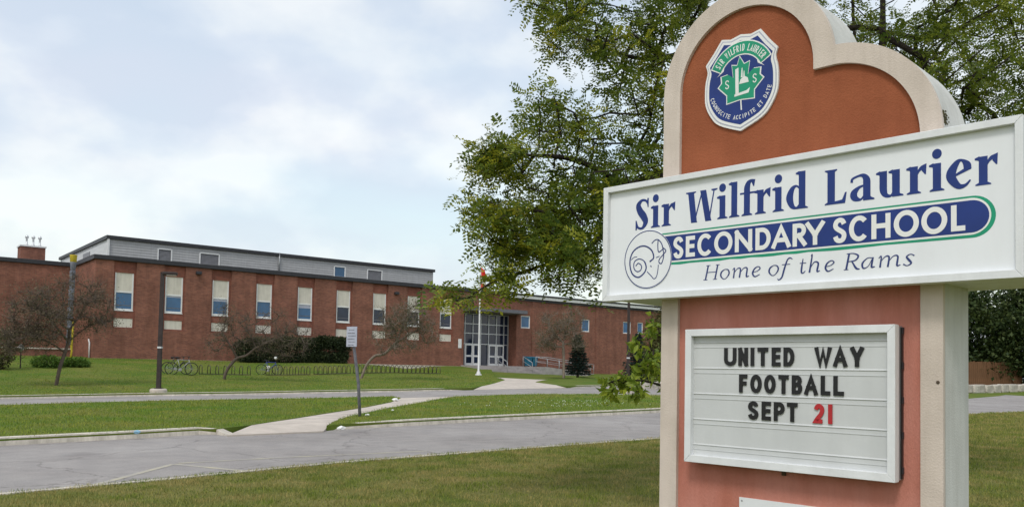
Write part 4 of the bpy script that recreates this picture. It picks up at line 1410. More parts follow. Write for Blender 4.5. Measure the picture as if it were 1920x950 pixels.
UK = [1.36 + 3.507 * k for k in range(9)]
bays = [(u - 0.12, u + 1.42, 4.22, 9.10) for u in UK]
mb = MB()
wall_holes(mb, 0.0, 32.05, 0.8, 9.1, bays)
wall_holes(mb, 32.05, 38.4, 7.62, 9.1, [])
mb.add([(0, 0, .8), (0, 0, 9.1), (0, 7.0, 9.1), (0, 7.0, .8)], [(0, 1, 2, 3)])
mb.add([(32.05, 0, .8), (32.05, 1.45, .8), (32.05, 1.45, 7.7), (32.05, 0, 7.7)], [(0, 1, 2, 3)])
mb.add([(38.4, 0, .8), (38.4, 0, 7.7), (38.4, 1.45, 7.7), (38.4, 1.45, .8)], [(0, 1, 2, 3)])
mb.build('wall', 'brick', school)
for u in UK:
    b0, b1 = u - 0.12, u + 1.42
    m2 = MB()
    wall_holes(m2, b0, b1, 4.22, 9.1, [(u, u + 1.28, 5.55, 8.28), (u, u + 1.28, 4.33, 4.98)], 0.14, 0.12)
    bay = m2.build('bay', 'brick_bay', school)
    k = UK.index(u)
    f = MB()
    for a in ((u, u + 0.1, 5.55, 8.28), (u + 1.18, u + 1.28, 5.55, 8.28), (u + 0.1, u + 1.18, 5.55, 5.68), (u + 0.1, u + 1.18, 6.84, 6.95)):
        f.box(a[0], a[1], 0.17, 0.25, a[2], a[3])
    win = f.build('window', 'white_frame', school, bevel=0.006)
    MB().box(u + 0.1, u + 1.18, 0.205, 0.24, 5.68, 6.84).build('pane', 'window_blue' if k < 5 and k != 9 else 'window_dark', win)
    MB().box(u + 0.1, u + 1.18, 0.185, 0.24, 6.95, 8.28).build('upper_panel', 'white_panel', win)
    MB().box(u + 0.1, u + 1.18, 0.195, 0.204, 5.90, 5.95).build('rail', 'post_grey', win)
    if k in (1, 2, 4):
        MB().box(u + 0.1, u + 1.18, 0.198, 0.2045, 6.84 - random.uniform(0.1, 0.3), 6.84).build('blind', 'crest_steel', win)
    MB().box(u - 0.02, u + 1.30, 0.10, 0.20, 5.51, 5.549).build('sill', 'white_frame', win)
    MB().box(u, u + 1.28, 0.165, 0.26, 4.33, 4.98).build('lower_panel', 'white_panel', school)
MB().box(0.0, 31.7, -0.035, 0.12, 1.6, 2.07).build('plinth', 'kerb_concrete', school)
mb = MB().box(-0.14, 37.0, -0.14, 0.35, 9.1, 9.42).box(-0.14, 0.35, 0.35, 7.4, 9.1, 9.42)
mb.build('roof_edge', 'dark_metal', school, bevel=0.02)
MB().box(0.2, 74.8, 0.3, 30, 8.6, 9.18).build('roof', 'dark_metal', school)
for u, z in ((7.2, 8.72), (24.6, 8.42)):
    w = MB().box(u - 0.2, u + 0.2, -0.28, 0.0, z - 0.13, z + 0.1).build('wall_light', 'dark_metal', school, bevel=0.02)
# downpipe on the end wall
MB().tube([(-0.10, 0.75, 3.4), (-0.10, 0.7, 3.3), (-0.10, 0.45, 3.15), (-0.10, 0.42, 1.9)], 0.055, 8).build('downpipe', 'pole_white', school, True)

# left wing
mb = MB()
wall_holes(mb, -45, 0.0, 0.8, 9.1, [(u, u + 1.2, 6.0, 7.2) for u in (-41, -37.5, -34, -30.5, -27, -23.5, -20, -16.5)], 7.0, 0.2)
mb.build('wall', 'brick', school)
MB().box(-45, -0.14, 6.86, 7.35, 9.1, 9.42).build('roof_edge', 'dark_metal', school, bevel=0.02)
MB().box(-45, 0.2, 7.22, 30, 8.6, 9.16).build('roof', 'dark_metal', school)
ch = MB().box(-2.68, -0.88, 14.0, 15.6, 9.1, 11.2).build('chimney', 'brick', school)
MB().box(-2.75, -0.81, 13.93, 15.67, 11.2, 11.32).build('coping', 'soffit_white', ch)
for x in (-2.2, -1.72, -1.24):
    MB().lathe([(0.13, 0), (0.13, 0.12), (0.075, 0.14), (0.075, 0.62), (0.14, 0.64), (0.14, 0.78), (0.09, 0.86), (0.03, 0.9)], 10, (x, 14.5, 11.32)).build('vent_pipe', 'bright_metal', ch, True)

# penthouse
pz1 = 11.30
mb = MB()
hl = [(5.6, 6.66, 9.9, 10.93), (8.9, 10.5, 9.9, 10.93), (21.0, 22.1, 9.9, 10.93), (24.4, 25.95, 9.9, 10.93)]
wall_holes(mb, 1.95, 31.7, 8.9, pz1, hl, 5.0, 0.08)
mb.add([(31.7, 5, 8.9), (31.7, 23, 8.9), (31.7, 23, pz1), (31.7, 5, pz1)], [(0, 1, 2, 3)])
pent = mb.build('penthouse', 'siding', school)
for z in np.arange(9.05, 11.25, 0.20):        # lapped siding boards
    m2 = MB()
    segs, a = [], 1.95
    for h in hl:
        if h[2] - 0.02 < z < h[3]:
            segs.append((a, h[0]))
            a = h[1]
    segs.append((a, 31.7))
    for a, b in segs:
        m2.add([(a, 4.999, z + 0.195), (b, 4.999, z + 0.195), (b, 4.975, z + 0.004), (a, 4.975, z + 0.004), (b, 4.999, z), (a, 4.999, z)], [(0, 3, 2, 1), (3, 5, 4, 2)])
    m2.build('siding_board', 'siding', pent)
MB().box(1.90, 1.99, 4.96, 23.0, 8.9, pz1).build('end_wall', 'siding_light', pent)
MB().box(1.83, 1.98, 4.86, 4.97, 8.9, pz1).build('corner_trim', 'soffit_white', pent)
for i, h in enumerate(hl):
    f = MB()
    for a in ((h[0] - .04, h[0] + .05, h[2], h[3]), (h[1] - .05, h[1] + .04, h[2], h[3]), (h[0] + .05, h[1] - .05, h[3] - .05, h[3] + .04)):
        f.box(a[0], a[1], 4.95, 5.06, a[2], a[3])
    lv = f.build('louvre' if i != 2 else 'window', 'soffit_white', pent)
    if i == 2:
        MB().box(h[0] + .05, h[1] - .05, 5.03, 5.07, h[2], h[3] - .05).build('pane', 'window_blue', lv)
    else:
        m2 = MB()
        for z in np.arange(h[2], h[3] - .1, .1):
            m2.add([(h[0] + .05, 5.06, z + .1), (h[1] - .05, 5.06, z + .1), (h[1] - .05, 5.0, z), (h[0] + .05, 5.0, z)], [(0, 3, 2, 1)])
        m2.build('slats', 'louvre', lv)['kind'] = 'stuff'
f = MB().box(1.85, 1.92, 11.0, 13.4, 9.9, 10.9).build('louvre', 'louvre', pent)
mb = MB().box(1.75, 31.85, 4.82, 5.1, pz1, pz1 + 0.27).box(1.75, 2.05, 5.1, 23.2, pz1, pz1 + 0.27)
mb.build('roof_edge', 'dark_metal', pent, bevel=0.02)
MB().box(2.05, 31.6, 5.1, 23, pz1 - 0.2, pz1 + 0.12).build('roof', 'dark_metal', pent)
MB().tube([(15.7, 4.88, 10.0), (15.7, 4.88, 11.6)], 0.07, 8).build('pipe', 'grey_metal', pent, True)

# right wing
rw = [(38.95, 40.15, 5.98, 7.24), (47.2, 48.35, 5.98, 7.32), (53.4, 54.65, 6.05, 7.36), (55.7, 56.6, 6.1, 7.4), (62.5, 63.7, 6.0, 7.35)]
mb = MB()
wall_holes(mb, 38.4, 75.0, 0.6, 8.70, rw, 0.0, 0.22)
mb.add([(75, 0, .6), (75, 30, .6), (75, 30, 8.7), (75, 0, 8.7)], [(0, 1, 2, 3)])
for a in (40.35, 49.2, 58.0):          # shallow brick piers between bays
    mb.box(a, a + 0.45, -0.06, 0.02, 0.6, 8.68)
mb.build('wall', 'brick', school)
for h in rw:
    f = MB()
    for a in ((h[0], h[0] + .1, h[2], h[3]), (h[1] - .1, h[1], h[2], h[3]), (h[0] + .1, h[1] - .1, h[2], h[2] + .11), (h[0] + .1, h[1] - .1, h[3] - .1, h[3])):
        f.box(a[0], a[1], 0.06, 0.18, a[2], a[3])
    win = f.build('window', 'white_frame', school, bevel=0.006)
    MB().box(h[0] + .1, h[1] - .1, 0.12, 0.16, h[2] + .11, h[3] - .1).build('pane', 'window_blue', win)
MB().box(36.9, 75.2, -0.12, 0.3, 8.70, 8.93).build('soffit_band', 'dark_metal', school)
MB().box(37.0, 75.3, -0.30, 0.3, 8.932, 9.21).build('fascia', 'soffit_white', school)
MB().box(36.95, 75.4, -0.38, 0.4, 9.212, 9.37).build('roof_edge', 'dark_metal', school, bevel=0.02)
MB().box(38.4, 75, -0.04, 0.1, 0.6, 1.55).build('plinth', 'kerb_concrete', school)

# glass entrance
GY = 1.30
MU = [32.12, 33.05, 34.0, 34.95, 35.9, 36.85, 37.8, 38.34]
ZR = [2.17, 4.26, 5.28, 6.19, 7.16]
ent = MB().box(32.05, 38.4, GY + 0.1, GY + 0.16, 2.1, 7.25).build('entrance_screen', 'window_dark', school)
for u in MU:
    MB().box(u - 0.035, u + 0.035, GY - 0.06, GY + 0.09, 2.17, 7.2).build('mullion', 'bright_metal', ent)
for z in ZR[1:]:
    MB().box(32.06, 38.39, GY - 0.052, GY + 0.08, z - 0.035, z + 0.035).build('transom', 'bright_metal', ent)
for a, b in zip(MU[:-1], MU[1:]):
    for c, d in zip(ZR[1:-1], ZR[2:]):
        MB().box(a + 0.036, b - 0.036, GY + 0.03, GY + 0.045, c + 0.036, d - 0.036).build('pane', 'window_dark', ent)
for a, b in ((33.05, 34.0), (34.0, 34.95), (35.9, 36.85), (36.85, 37.8)):
    f = MB()
    a, b = a + 0.03, b - 0.03
    for q_ in ((a, a + .12, 2.19, 4.22), (b - .12, b, 2.19, 4.22), (a + .12, b - .12, 2.19, 2.40), (a + .12, b - .12, 3.0, 3.17), (a + .12, b - .12, 4.10, 4.22)):
        f.box(q_[0], q_[1], GY - 0.11, GY - 0.055, q_[2], q_[3])
    d = f.build('door', 'white_frame', school)
    MB().box(a + .12, b - .12, GY - 0.09, GY - 0.075, 2.4, 3.0).build('pane', 'window_dark', d)
    MB().box(a + .12, b - .12, GY - 0.09, GY - 0.075, 3.17, 4.1).build('pane', 'window_dark', d)
    MB().tube([(b - .2, GY - .16, 2.9), (b - .2, GY - .16, 3.4)], 0.015, 6).build('handle', 'bright_metal', d)
can = MB().box(31.9, 38.75, -1.2, GY + 0.1, 7.27, 7.60).build('canopy', 'canopy_grey', school, bevel=0.01)
MB().box(31.88, 38.77, -1.24, -1.205, 7.30, 7.62).build('fascia', 'post_grey', can)
MB().box(31.42, 31.78, -0.05, 0.0, 3.76, 4.62).build('plaque', 'soffit_white', school)

# landing, steps and ramp
land = MB().box(31.75, 40.6, -2.2, GY + 0.1, 1.0, 2.165).build('landing', 'step_stone', school)
for k in range(4):
    MB().box(31.75 - 0.02 * k, 39.2, -2.2 - 0.34 * (k + 1), -2.202 - 0.34 * k, 0.9, 2.165 - 0.15 * (k + 1)).build('step', 'step_stone', land)
MB().add([(40.6, -2.2, 2.165), (47.0, -2.2, 1.55), (47.0, -0.3, 1.55), (40.6, -0.3, 2.165), (40.6, -2.2, 0.8), (47, -2.2, 0.8), (47, -0.3, 0.8), (40.6, -0.3, 0.8)],
         [(0, 1, 2, 3), (0, 4, 5, 1), (1, 5, 6, 2), (2, 6, 7, 3)]).build('ramp', 'step_stone', land)


def railing(path):
    r = MB()
    top = [(a, b, c + 0.95) for a, b, c in path]
    r.tube(top, 0.035, 8)
    ro = r.build('railing', 'grey_metal', school, True)
    mid = MB().tube([(a, b, c + 0.5) for a, b, c in path], 0.022, 6)
    mid.build('rail', 'grey_metal', ro, True)
    for (p, q_) in zip(path[:-1], path[1:]):
        L = np.linalg.norm(np.array(q_) - np.array(p))
        k = max(1, int(L / 1.3))
        for i in range(k + 1):
            c = np.array(p) + (np.array(q_) - np.array(p)) * i / k
            MB().tube([tuple(c - np.array([0, 0, 0.02])), tuple(c + np.array([0, 0, 0.94]))], 0.026, 6).build('baluster', 'grey_metal', ro, True)


railing([(39.2, -2.12, 2.165), (40.6, -2.12, 2.165), (47.0, -2.12, 1.55)])
railing([(40.6, -0.38, 2.165), (47.0, -0.38, 1.55), (48.2, -0.38, 1.5)])
railing([(37.6, -2.1, 2.165), (37.6, -3.5, 1.57)])
railing([(34.6, -2.1, 2.165), (34.6, -3.5, 1.57)])

# ------------------------------------------------------------------ street furniture and other things
def fp(u, w):
    p = PB + UB * u + NB * w
    return np.array([p[0], p[1], 0.0])


# dark lamp posts
def lamp(loc, h, label, head_dir, arm=0.62):
    r = thing('street_lamp', loc, label, 'street lamp', 'lamp posts along the driveway')
    MB().lathe([(0.36, -0.3), (0.37, 0.06), (0.35, 0.14), (0.30, 0.165)], 20).build('footing', 'concrete', r, True)
    mb = MB()
    mb.add([(x * s, y * s, z) for z, s in ((0.16, 0.085), (h, 0.065)) for x, y in ((-1, -1), (1, -1), (1, 1), (-1, 1))],
           [(0, 1, 5, 4), (1, 2, 6, 5), (2, 3, 7, 6), (3, 0, 4, 7), (4, 5, 6, 7)])
    mb.build('pole', 'pole_brown', r)
    MB().box(-0.14, 0.14, -0.14, 0.14, 0.155, 0.20).build('base_plate', 'pole_brown', r)
    c, s = math.cos(head_dir), math.sin(head_dir)
    hd = MB().box(0.0, arm, -0.14, 0.14, h - 0.12, h + 0.02).build('lamp_head', 'pole_brown', r, bevel=0.03)
    hd.rotation_euler = (0, 0, head_dir)
    MB().box(0.18, arm - 0.04, -0.10, 0.10, h - 0.135, h - 0.122).build('lens', 'paper', hd)
    MB().box(-0.088, 0.088, -0.088, 0.088, 1.95, 2.03).build('band', 'bright_metal', r)


KHv = KH
p = gnd(297, 735, KHv)
lamp((p[0], p[1], p[2] + KHv), 5.35, 'dark square lamp post on a round concrete footing beside the bicycles', 0.25)
p = gnd(1177, 737, 0)
lamp((p[0], p[1], p[2] + 0.02), 5.35, 'dark lamp post at the driveway just left of the school sign', 2.6)

# flagpole with a limp flag
p = gnd(897, 703, KHv)
fl = thing('flagpole', (p[0], p[1], p[2] + KHv), 'tall white flagpole standing before the glass entrance', 'flagpole')
MB().lathe([(0.26, -0.2), (0.26, 0.08), (0.16, 0.14), (0.14, 0.3), (0.08, 0.34), (0.075, 3.0), (0.045, 8.9), (0.0, 8.95)], 14).build('pole', 'pole_white', fl, True)
MB().lathe([(0.02, 0.0), (0.09, 0.04), (0.11, 0.1), (0.08, 0.17), (0.01, 0.2)], 12, (0, 0, 8.93)).build('finial', 'bright_metal', fl, True)
flag = thing('flag', (p[0], p[1], p[2] + KHv + 7.2), 'red and white flag hanging limp near the top of the flagpole', 'flag')
for nm, m, z0, z1, ph in (('red_band', 'flag_red', 0.75, 1.55, 0.0), ('white_band', 'flag_white', 0.28, 0.75, 0.6), ('red_band', 'flag_red', -0.25, 0.28, 1.4)):
    vs_, fs_ = [], []
    nn, mm = 16, 6
    for j in range(mm + 1):
        z = z0 + (z1 - z0) * j / mm
        for i in range(nn + 1):
            t = i / nn
            x = 0.06 + 0.42 * t * (0.75 + 0.25 * math.sin(2.2 * z + ph))
            y = 0.10 * math.sin(9 * t + 1.5 * z + ph) * (0.3 + 0.7 * t)
            vs_.append((x, y, z - 0.25 * t))
    for j in range(mm):
        for i in range(nn):
            a = j * (nn + 1) + i
            fs_.append((a, a + 1, a + nn + 2, a + nn + 1))
    o = MB().add(vs_, fs_).build(nm, m, flag, True)
    so = o.modifiers.new('cloth', 'SOLIDIFY')
    so.thickness = 0.006

# leaning notice post by the walkway
p = gnd(676, 780, KHv)
q0 = at_depth(663, 645, p[1])
post = thing('sign_post', (p[0], p[1], p[2] + KHv), 'leaning grey post with a small white notice beside the footpath', 'sign post')
lean = (q0 - np.array([p[0], p[1], p[2] + KHv]))
top = lean * (1 + 0.24)
MB().tube([(0, 0, -0.3), tuple(lean * 0.45 + np.array([0.03, 0, 0])), tuple(lean), tuple(top * 0.98)], 0.045, 10).build('pole', 'post_grey', post, True)
cx, cz = top[0] * 0.89 + 0.01, top[2] * 0.89
cz = lean[2] * 1.105
cx = lean[0] * 1.06
pla = MB().box(-0.185, 0.185, -0.075, -0.06, -0.285, 0.285).build('notice', 'crest_steel', post, bevel=0.002)
pla.matrix_local = Matrix.Translation((cx, 0, cz)) @ Matrix.Rotation(math.radians(-28), 4, 'Z')
for i, (a, b) in enumerate([(-.10, .10), (-.14, .12), (-.12, .14), (-.14, .10), (-.10, .13), (-.13, .08)]):
    m2 = MB()
    x = a
    while x < b:
        l_ = random.uniform(0.012, 0.04)
        m2.box(x, min(x + l_, b), -0.0775, -0.0755, 0.20 - i * 0.085 - (0.03 if i % 2 else 0.022), 0.20 - i * 0.085)
        x += l_ + 0.012
    o = m2.build('text_line', 'post_grey', pla)
    o['kind'] = 'stuff'


# bicycles
def bicycle(loc, ang, frame_m, label, scale=1.0, extra=None):
    r = thing('bicycle', loc, label, 'bicycle', None, ang)
    r.scale = (scale,) * 3
    R_ = 0.34
    for cx in (-0.52, 0.52):
        w = MB().tube([(cx + R_ * math.cos(a), 0, R_ + R_ * math.sin(a)) for a in np.linspace(0, 2 * math.pi, 25)], 0.024, 6, False).build('wheel', 'rubber', r, True)
        m2 = MB()
        for a in np.linspace(0, 2 * math.pi, 13)[:-1]:
            m2.tube([(cx, 0, R_), (cx + 0.32 * math.cos(a), 0, R_ + 0.32 * math.sin(a))], 0.004, 4, False)
        m2.tube([(cx, -0.04, R_), (cx, 0.04, R_)], 0.025, 8)
        m2.build('spokes', 'bike_grey', w)['kind'] = 'stuff'
    bb, st, hd, rr, ff = (-0.06, 0, 0.30), (-0.20, 0, 0.84), (0.36, 0, 0.86), (-0.52, 0, R_), (0.52, 0, R_)
    m2 = MB()
    for a, b, t in ((bb, st, .02), (st, (0.34, 0, 0.82), .02), (bb, (0.38, 0, 0.72), .024), (bb, rr, .013), (st, rr, .011), (hd, ff, .018)):
        m2.tube([a, b], t, 6)
    m2.build('frame', frame_m, r, True)
    MB().tube([(-0.34, 0, 0.93), (-0.22, 0, 0.95), (-0.06, 0, 0.94)], [0.055, 0.05, 0.02], 8).build('saddle', 'rubber', r, True)
    MB().tube([st, (-0.215, 0, 0.93)], 0.014, 6).build('seat_post', 'bike_grey', r)
    MB().tube([(0.30, -0.3, 1.02), (0.40, -0.22, 1.0), (0.36, 0, 0.98), (0.40, 0.22, 1.0), (0.30, 0.3, 1.02)], 0.014, 6).build('handlebar', 'bike_black', r, True)
    MB().tube([hd, (0.35, 0, 0.99)], 0.016, 6).build('stem', 'bike_black', r)
    MB().tube([(-0.06, -0.06, 0.30), (-0.06, -0.05, 0.30)], 0.09, 14).build('chainring', 'bike_grey', r)
    for s in (-1, 1):
        MB().tube([(-0.06, s * 0.07, 0.30), (-0.06 + s * 0.13, s * 0.08, 0.20 if s < 0 else 0.40)], 0.012, 6).build('crank', 'bike_grey', r)
    return r


p = gnd(340, 702.5, KHv)
bk = bicycle((p[0], p[1], p[2] + KHv), 0.20, 'bike_grey', 'grey bicycle parked on the grass right of the lamp post', 1.1)
p = gnd(331, 700.5, KHv)
bicycle((p[0], p[1], p[2] + KHv), 0.12, 'bike_black', 'black bicycle leaning behind the grey one near the lamp post', 1.05)
p = gnd(505, 702, KHv)
bk2 = bicycle((p[0], p[1], p[2] + KHv), 0.30, 'bike_blue', 'blue bicycle parked in front of the dark hedge', 1.0)
MB().lathe([(0.01, -0.1), (0.09, -0.06), (0.1, 0.04), (0.03, 0.1)], 10, (0.38, 0, 1.12)).build('helmet', 'paper', bk2, True)
MB().box(-0.20, 0.02, -0.06, 0.06, 0.42, 0.58).build('frame_bag', 'paper', bk2, bevel=0.02)

# bicycle racks: rows of low hoops
a_, b_ = gnd(376, 702, KHv), gnd(822, 701, KHv)
rk = 0
spans = [(0.0, 0.17, 7), (0.24, 0.40, 8), (0.43, 0.57, 8), (0.60, 0.77, 9), (0.79, 1.0, 11)]
names = ['low dark bicycle rack behind the leaning tree near the lamp post', 'low dark bicycle rack behind the blue bicycle', 'low dark bicycle rack in front of the right half of the hedge', 'low dark bicycle rack behind the leaning notice post', 'low dark bicycle rack nearest to the entrance']
for (s0, s1, n0), lab in zip(spans, names):
    P0_, P1_ = a_ + (b_ - a_) * s0, a_ + (b_ - a_) * s1
    r = thing('bicycle_rack', (P0_[0], P0_[1], th(P0_[0], P0_[1]) + KHv), lab, 'bicycle rack', 'bicycle racks on the bank', math.atan2(P1_[1] - P0_[1], P1_[0] - P0_[0]))
    L_ = float(np.linalg.norm((P1_ - P0_)[:2]))
    dz = th(P1_[0], P1_[1]) - th(P0_[0], P0_[1])
    MB().tube([(0, 0.22, 0.06), (L_, 0.22, 0.06 + dz)], 0.025, 6).tube([(0, -0.22, 0.06), (L_, -0.22, 0.06 + dz)], 0.025, 6).build('base_rail', 'rack_brown', r)
    for i in range(n0):
        x = L_ * i / (n0 - 1)
        z = dz * i / (n0 - 1)
        MB().tube([(x, -0.22, z + 0.03), (x, -0.22, z + 0.45), (x, -0.14, z + 0.57), (x, 0, z + 0.61), (x, 0.14, z + 0.57), (x, 0.22, z + 0.45), (x, 0.22, z + 0.03)], 0.024, 6).build('hoop', 'rack_brown', r, True)

# teal recycling bins on the landing
for i, (u, lab) in enumerate(((39.35, 'left of the two teal recycling bins on the entrance landing'), (40.05, 'right of the two teal recycling bins on the entrance landing'))):
    c = fp(u, 0.75)
    b = thing('recycling_bin', (c[0], c[1], 2.167), lab, 'bin', 'recycling bins', math.atan2(UB[1], UB[0]))
    MB().add([(x * s, y * s, z) for z, s in ((0.06, 0.25), (0.88, 0.30)) for x, y in ((-1, -1), (1, -1), (1, 1), (-1, 1))],
             [(3, 2, 1, 0), (0, 1, 5, 4), (1, 2, 6, 5), (2, 3, 7, 6), (3, 0, 4, 7), (4, 5, 6, 7)]).build('body', 'bin_teal', b, bevel=0.02)
    MB().add([(-.33, -.33, .885), (.33, -.33, .885), (.33, .33, .885), (-.33, .33, .885), (-.3, -.24, .97), (.3, -.24, .97), (.3, .3, 1.0), (-.3, .3, 1.0)],
             [(3, 2, 1, 0), (0, 1, 5, 4), (1, 2, 6, 5), (2, 3, 7, 6), (3, 0, 4, 7), (4, 5, 6, 7)]).build('lid', 'bin_teal', b, bevel=0.015)
    for s in (-1, 1):
        MB().tube([(s * .24, .22, .07), (s * .29, .22, .07)], 0.07, 10).build('wheel', 'rubber', b)

# wrapped grey chute with yellow ends in the inner corner of the school
c = np.array([-29.8, 57.0])
gz_ = th(c[0], c[1]) + KHv
chute = thing('rubbish_chute', (c[0], c[1], gz_), 'tall grey wrapped chute with yellow ends behind the leftmost tree', 'chute')
mb = MB()
prof = []
for k in range(9):
    z = 0.95 + k * 0.62
    prof += [(0.15, z), (0.20, z + 0.6)]
for k in range(9):
    z = 0.95 + k * 0.62
    MB().lathe([(0.14, 0), (0.155, 0.05), (0.19, 0.55), (0.195, 0.64), (0.17, 0.645)], 12, (0.012 * k, 0, z)).build('section', 'wrapped_grey', chute, True)
MB().lathe([(0.17, 0), (0.20, 0.05), (0.23, 0.45), (0.24, 0.52)], 12, (0.1, 0, 6.5)).build('hopper', 'yellow_paint', chute, True)
MB().tube([(0.28, 0, 2.6), (0.24, 0, 1.7), (0.16, 0.05, 1.1), (0.2, 0.05, 0.5), (0.12, 0.05, -0.1)], [0.06, 0.07, 0.09, 0.06, 0.06], 8).build('brace', 'yellow_paint', chute, True)

# low brick planter and small white globe light at the far left
c = fp(-3.2, -2.2)
pw = thing('planter', (c[0], c[1], th(c[0], c[1])), 'low brick planter wall with pale coping before the left wing', 'planter', None, math.atan2(UB[1], UB[0]))
MB().box(-2.2, 2.2, -0.25, 0.25, -0.2, 0.62).build('wall', 'brick', pw)
MB().box(-2.27, 2.27, -0.32, 0.32, 0.622, 0.72).build('coping', 'concrete', pw)
c = gnd(38, 690, KHv)
gl = thing('globe_light', (c[0], c[1], c[2] + KHv), 'small white globe light on a thin post far left', 'garden light')
MB().tube([(0, 0, -0.1), (0, 0, 1.0)], 0.035, 8).build('post', 'pole_brown', gl)
MB().lathe([(0.05, 0), (0.13, 0.08), (0.16, 0.2), (0.12, 0.33), (0.03, 0.4)], 14, (0, 0, 1.0)).build('globe', 'pole_white', gl, True)

# armour stone wall beyond the driveway, stone by stone
A_, B_ = np.array([9.2, 61.0]), np.array([62.0, 96.0])
Ld = float(np.linalg.norm(B_ - A_))
sw = thing('stone_wall', (A_[0], A_[1], th(A_[0], A_[1])), 'low wall of large pale stone blocks beyond the road', 'wall', None, math.atan2(B_[1] - A_[1], B_[0] - A_[0]))
s = 0.0
while s < Ld:
    L_ = random.uniform(1.4, 2.6)
    pA = A_ + (B_ - A_) * (s + L_ / 2) / Ld
    z = th(pA[0], pA[1]) - th(A_[0], A_[1])
    h_ = random.uniform(0.82, 0.98) * (0.72 + 0.28 * min(1, s / 30))
    bm = bmesh.new()
    bmesh.ops.create_cube(bm, size=1.0)
    bmesh.ops.bevel(bm, geom=list(bm.edges), offset=0.16, segments=2, affect='EDGES', profile=0.6)
    for v in bm.verts:
        v.co = Vector((v.co.x * (L_ - 0.10) * random.uniform(0.90, 1.0), v.co.y * 0.8 * random.uniform(0.85, 1.08), v.co.z * h_ * random.uniform(0.88, 1.06)))
    me = bpy.data.meshes.new('stone')
    bm.to_mesh(me)
    bm.free()
    me.materials.append(MATS['armour_stone'])
    link_mesh('stone', me, sw, (s + L_ / 2, 0, z + h_ / 2 - 0.12), (0, random.uniform(-.03, .03), random.uniform(-.05, .05)))
    s += L_

# wooden fence behind it, board by board
F0, F1 = np.array([51.5, 97.5]), np.array([60.5, 100.5])
Lf = float(np.linalg.norm(F1 - F0))
fz = th(F0[0], F0[1])
wf = thing('wooden_fence', (F0[0], F0[1], fz), 'brown wooden board fence under the dark trees', 'fence', None, math.atan2(F1[1] - F0[1], F1[0] - F0[0]))
bme = MB().box(-0.128, 0.128, -0.015, 0.015, 0.0, 3.0).mesh('board', 'fence_wood')
nb_ = int(Lf / 0.29)
for i in range(nb_):
    o = link_mesh('board', bme, wf, (0.15 + i * 0.29, random.uniform(-.01, .01), random.uniform(-.05, .03)), (0, random.uniform(-.01, .01), 0))
for z in (0.5, 1.9):
    MB().box(0, Lf, 0.017, 0.07, z, z + 0.12).build('rail', 'fence_wood', wf)
for i in range(5):
    MB().box(Lf * i / 4 - 0.07, Lf * i / 4 + 0.07, 0.072, 0.20, -0.1, 2.65).build('post', 'fence_wood', wf)

# litter
for px, py, lab, m, sz in [(741, 751.5, 'crumpled white paper on the footpath near the driveway', 'paper', 0.13), (689, 779, 'small crumpled white paper right of the leaning post', 'paper', 0.07), (736, 769.5, 'tiny white paper scrap on the grass right of the footpath', 'paper', 0.05),
                           (640, 805, 'white paper cup lying at the kerb end', 'paper', 0.10), (257, 812, 'pale blue scrap on the kerb left of the footpath', 'cup_blue', 0.08)]:
    c = gnd(px, py, KHv)
    bm = bmesh.new()
    bmesh.ops.create_icosphere(bm, subdivisions=2, radius=sz)
    for v in bm.verts:
        v.co *= random.uniform(0.7, 1.15)
        v.co.z *= 0.55
    me = bpy.data.meshes.new('litter')
    bm.to_mesh(me)
    bm.free()
    me.materials.append(MATS[m])
    o = link_mesh('litter', me, None, (c[0], c[1], c[2] + KHv + sz * 0.4))
    tag(o, lab, 'litter')

# ------------------------------------------------------------------ trees and shrubs
def grow(skeleton, targets, step=0.45, jit=0.10, tip=0.008, expo=2.4, droop=0.0, rng=RNG):
    """branch graph: limbs given as paths, then every target joins the nearest wood"""
    nodes, par = [], []
    keyed = {}
    for path in skeleton:
        prev = None
        pts = catmull(path, 5) if len(path) > 2 else [np.array(p, float) for p in path]
        for p in pts:
            k = tuple(np.round(p, 3))
            if k in keyed:
                prev = keyed[k]
                continue
            if prev is None and nodes:
                A = np.array(nodes)
                prev = int(np.argmin(((A - p) ** 2).sum(1)))
            nodes.append(np.array(p, float))
            par.append(-1 if prev is None else prev)
            keyed[k] = len(nodes) - 1
            prev = len(nodes) - 1
    cap = len(nodes) + len(targets) * 40
    N = np.zeros((cap, 3))
    n = len(nodes)
    N[:n] = nodes
    root = N[0].copy()
    depth = np.zeros(cap)
    for i in range(1, n):
        depth[i] = depth[par[i]] + np.linalg.norm(N[i] - N[par[i]])
    order = np.argsort(np.linalg.norm(np.array(targets) - np.array(skeleton[0][-1]), axis=1))
    tips = []
    for ti in order:
        t = np.array(targets[ti])
        dd = np.linalg.norm(N[:n] - t, axis=1)
        k = int(np.argmin(dd + 0.15 * np.abs(depth[:n] - depth[:n].min()) * 0.3))
        L = dd[k]
        m = max(1, int(L / step))
        prev = k
        a = N[k]
        d0 = t - a
        side = rng.normal(0, 1, 3) * L * jit
        for j in range(1, m + 1):
            s = j / m
            q = a + d0 * s + side * math.sin(math.pi * s) + np.array([0, 0, (0.10 * L - droop * L) * math.sin(math.pi * s)])
            if j < m:
                q = q + rng.normal(0, 0.02, 3) * min(L, 1)
            N[n] = q
            par.append(prev)
            depth[n] = depth[prev] + L / m
            prev = n
            n += 1
            if n >= cap - 1:
                break
        tips.append(prev)
    N = N[:n]
    rad = np.zeros(n)
    rad[tips] = tip
    ch = [[] for _ in range(n)]
    for i in range(n):
        if par[i] >= 0:
            ch[par[i]].append(i)
    acc = np.zeros(n)
    # children always come after parents
    for i in range(n - 1, -1, -1):
        r = (acc[i]) ** (1 / expo) if acc[i] > 0 else tip
        rad[i] = max(r, tip)
        if par[i] >= 0:
            acc[par[i]] += rad[i] ** expo
    return N, par, rad, ch, tips


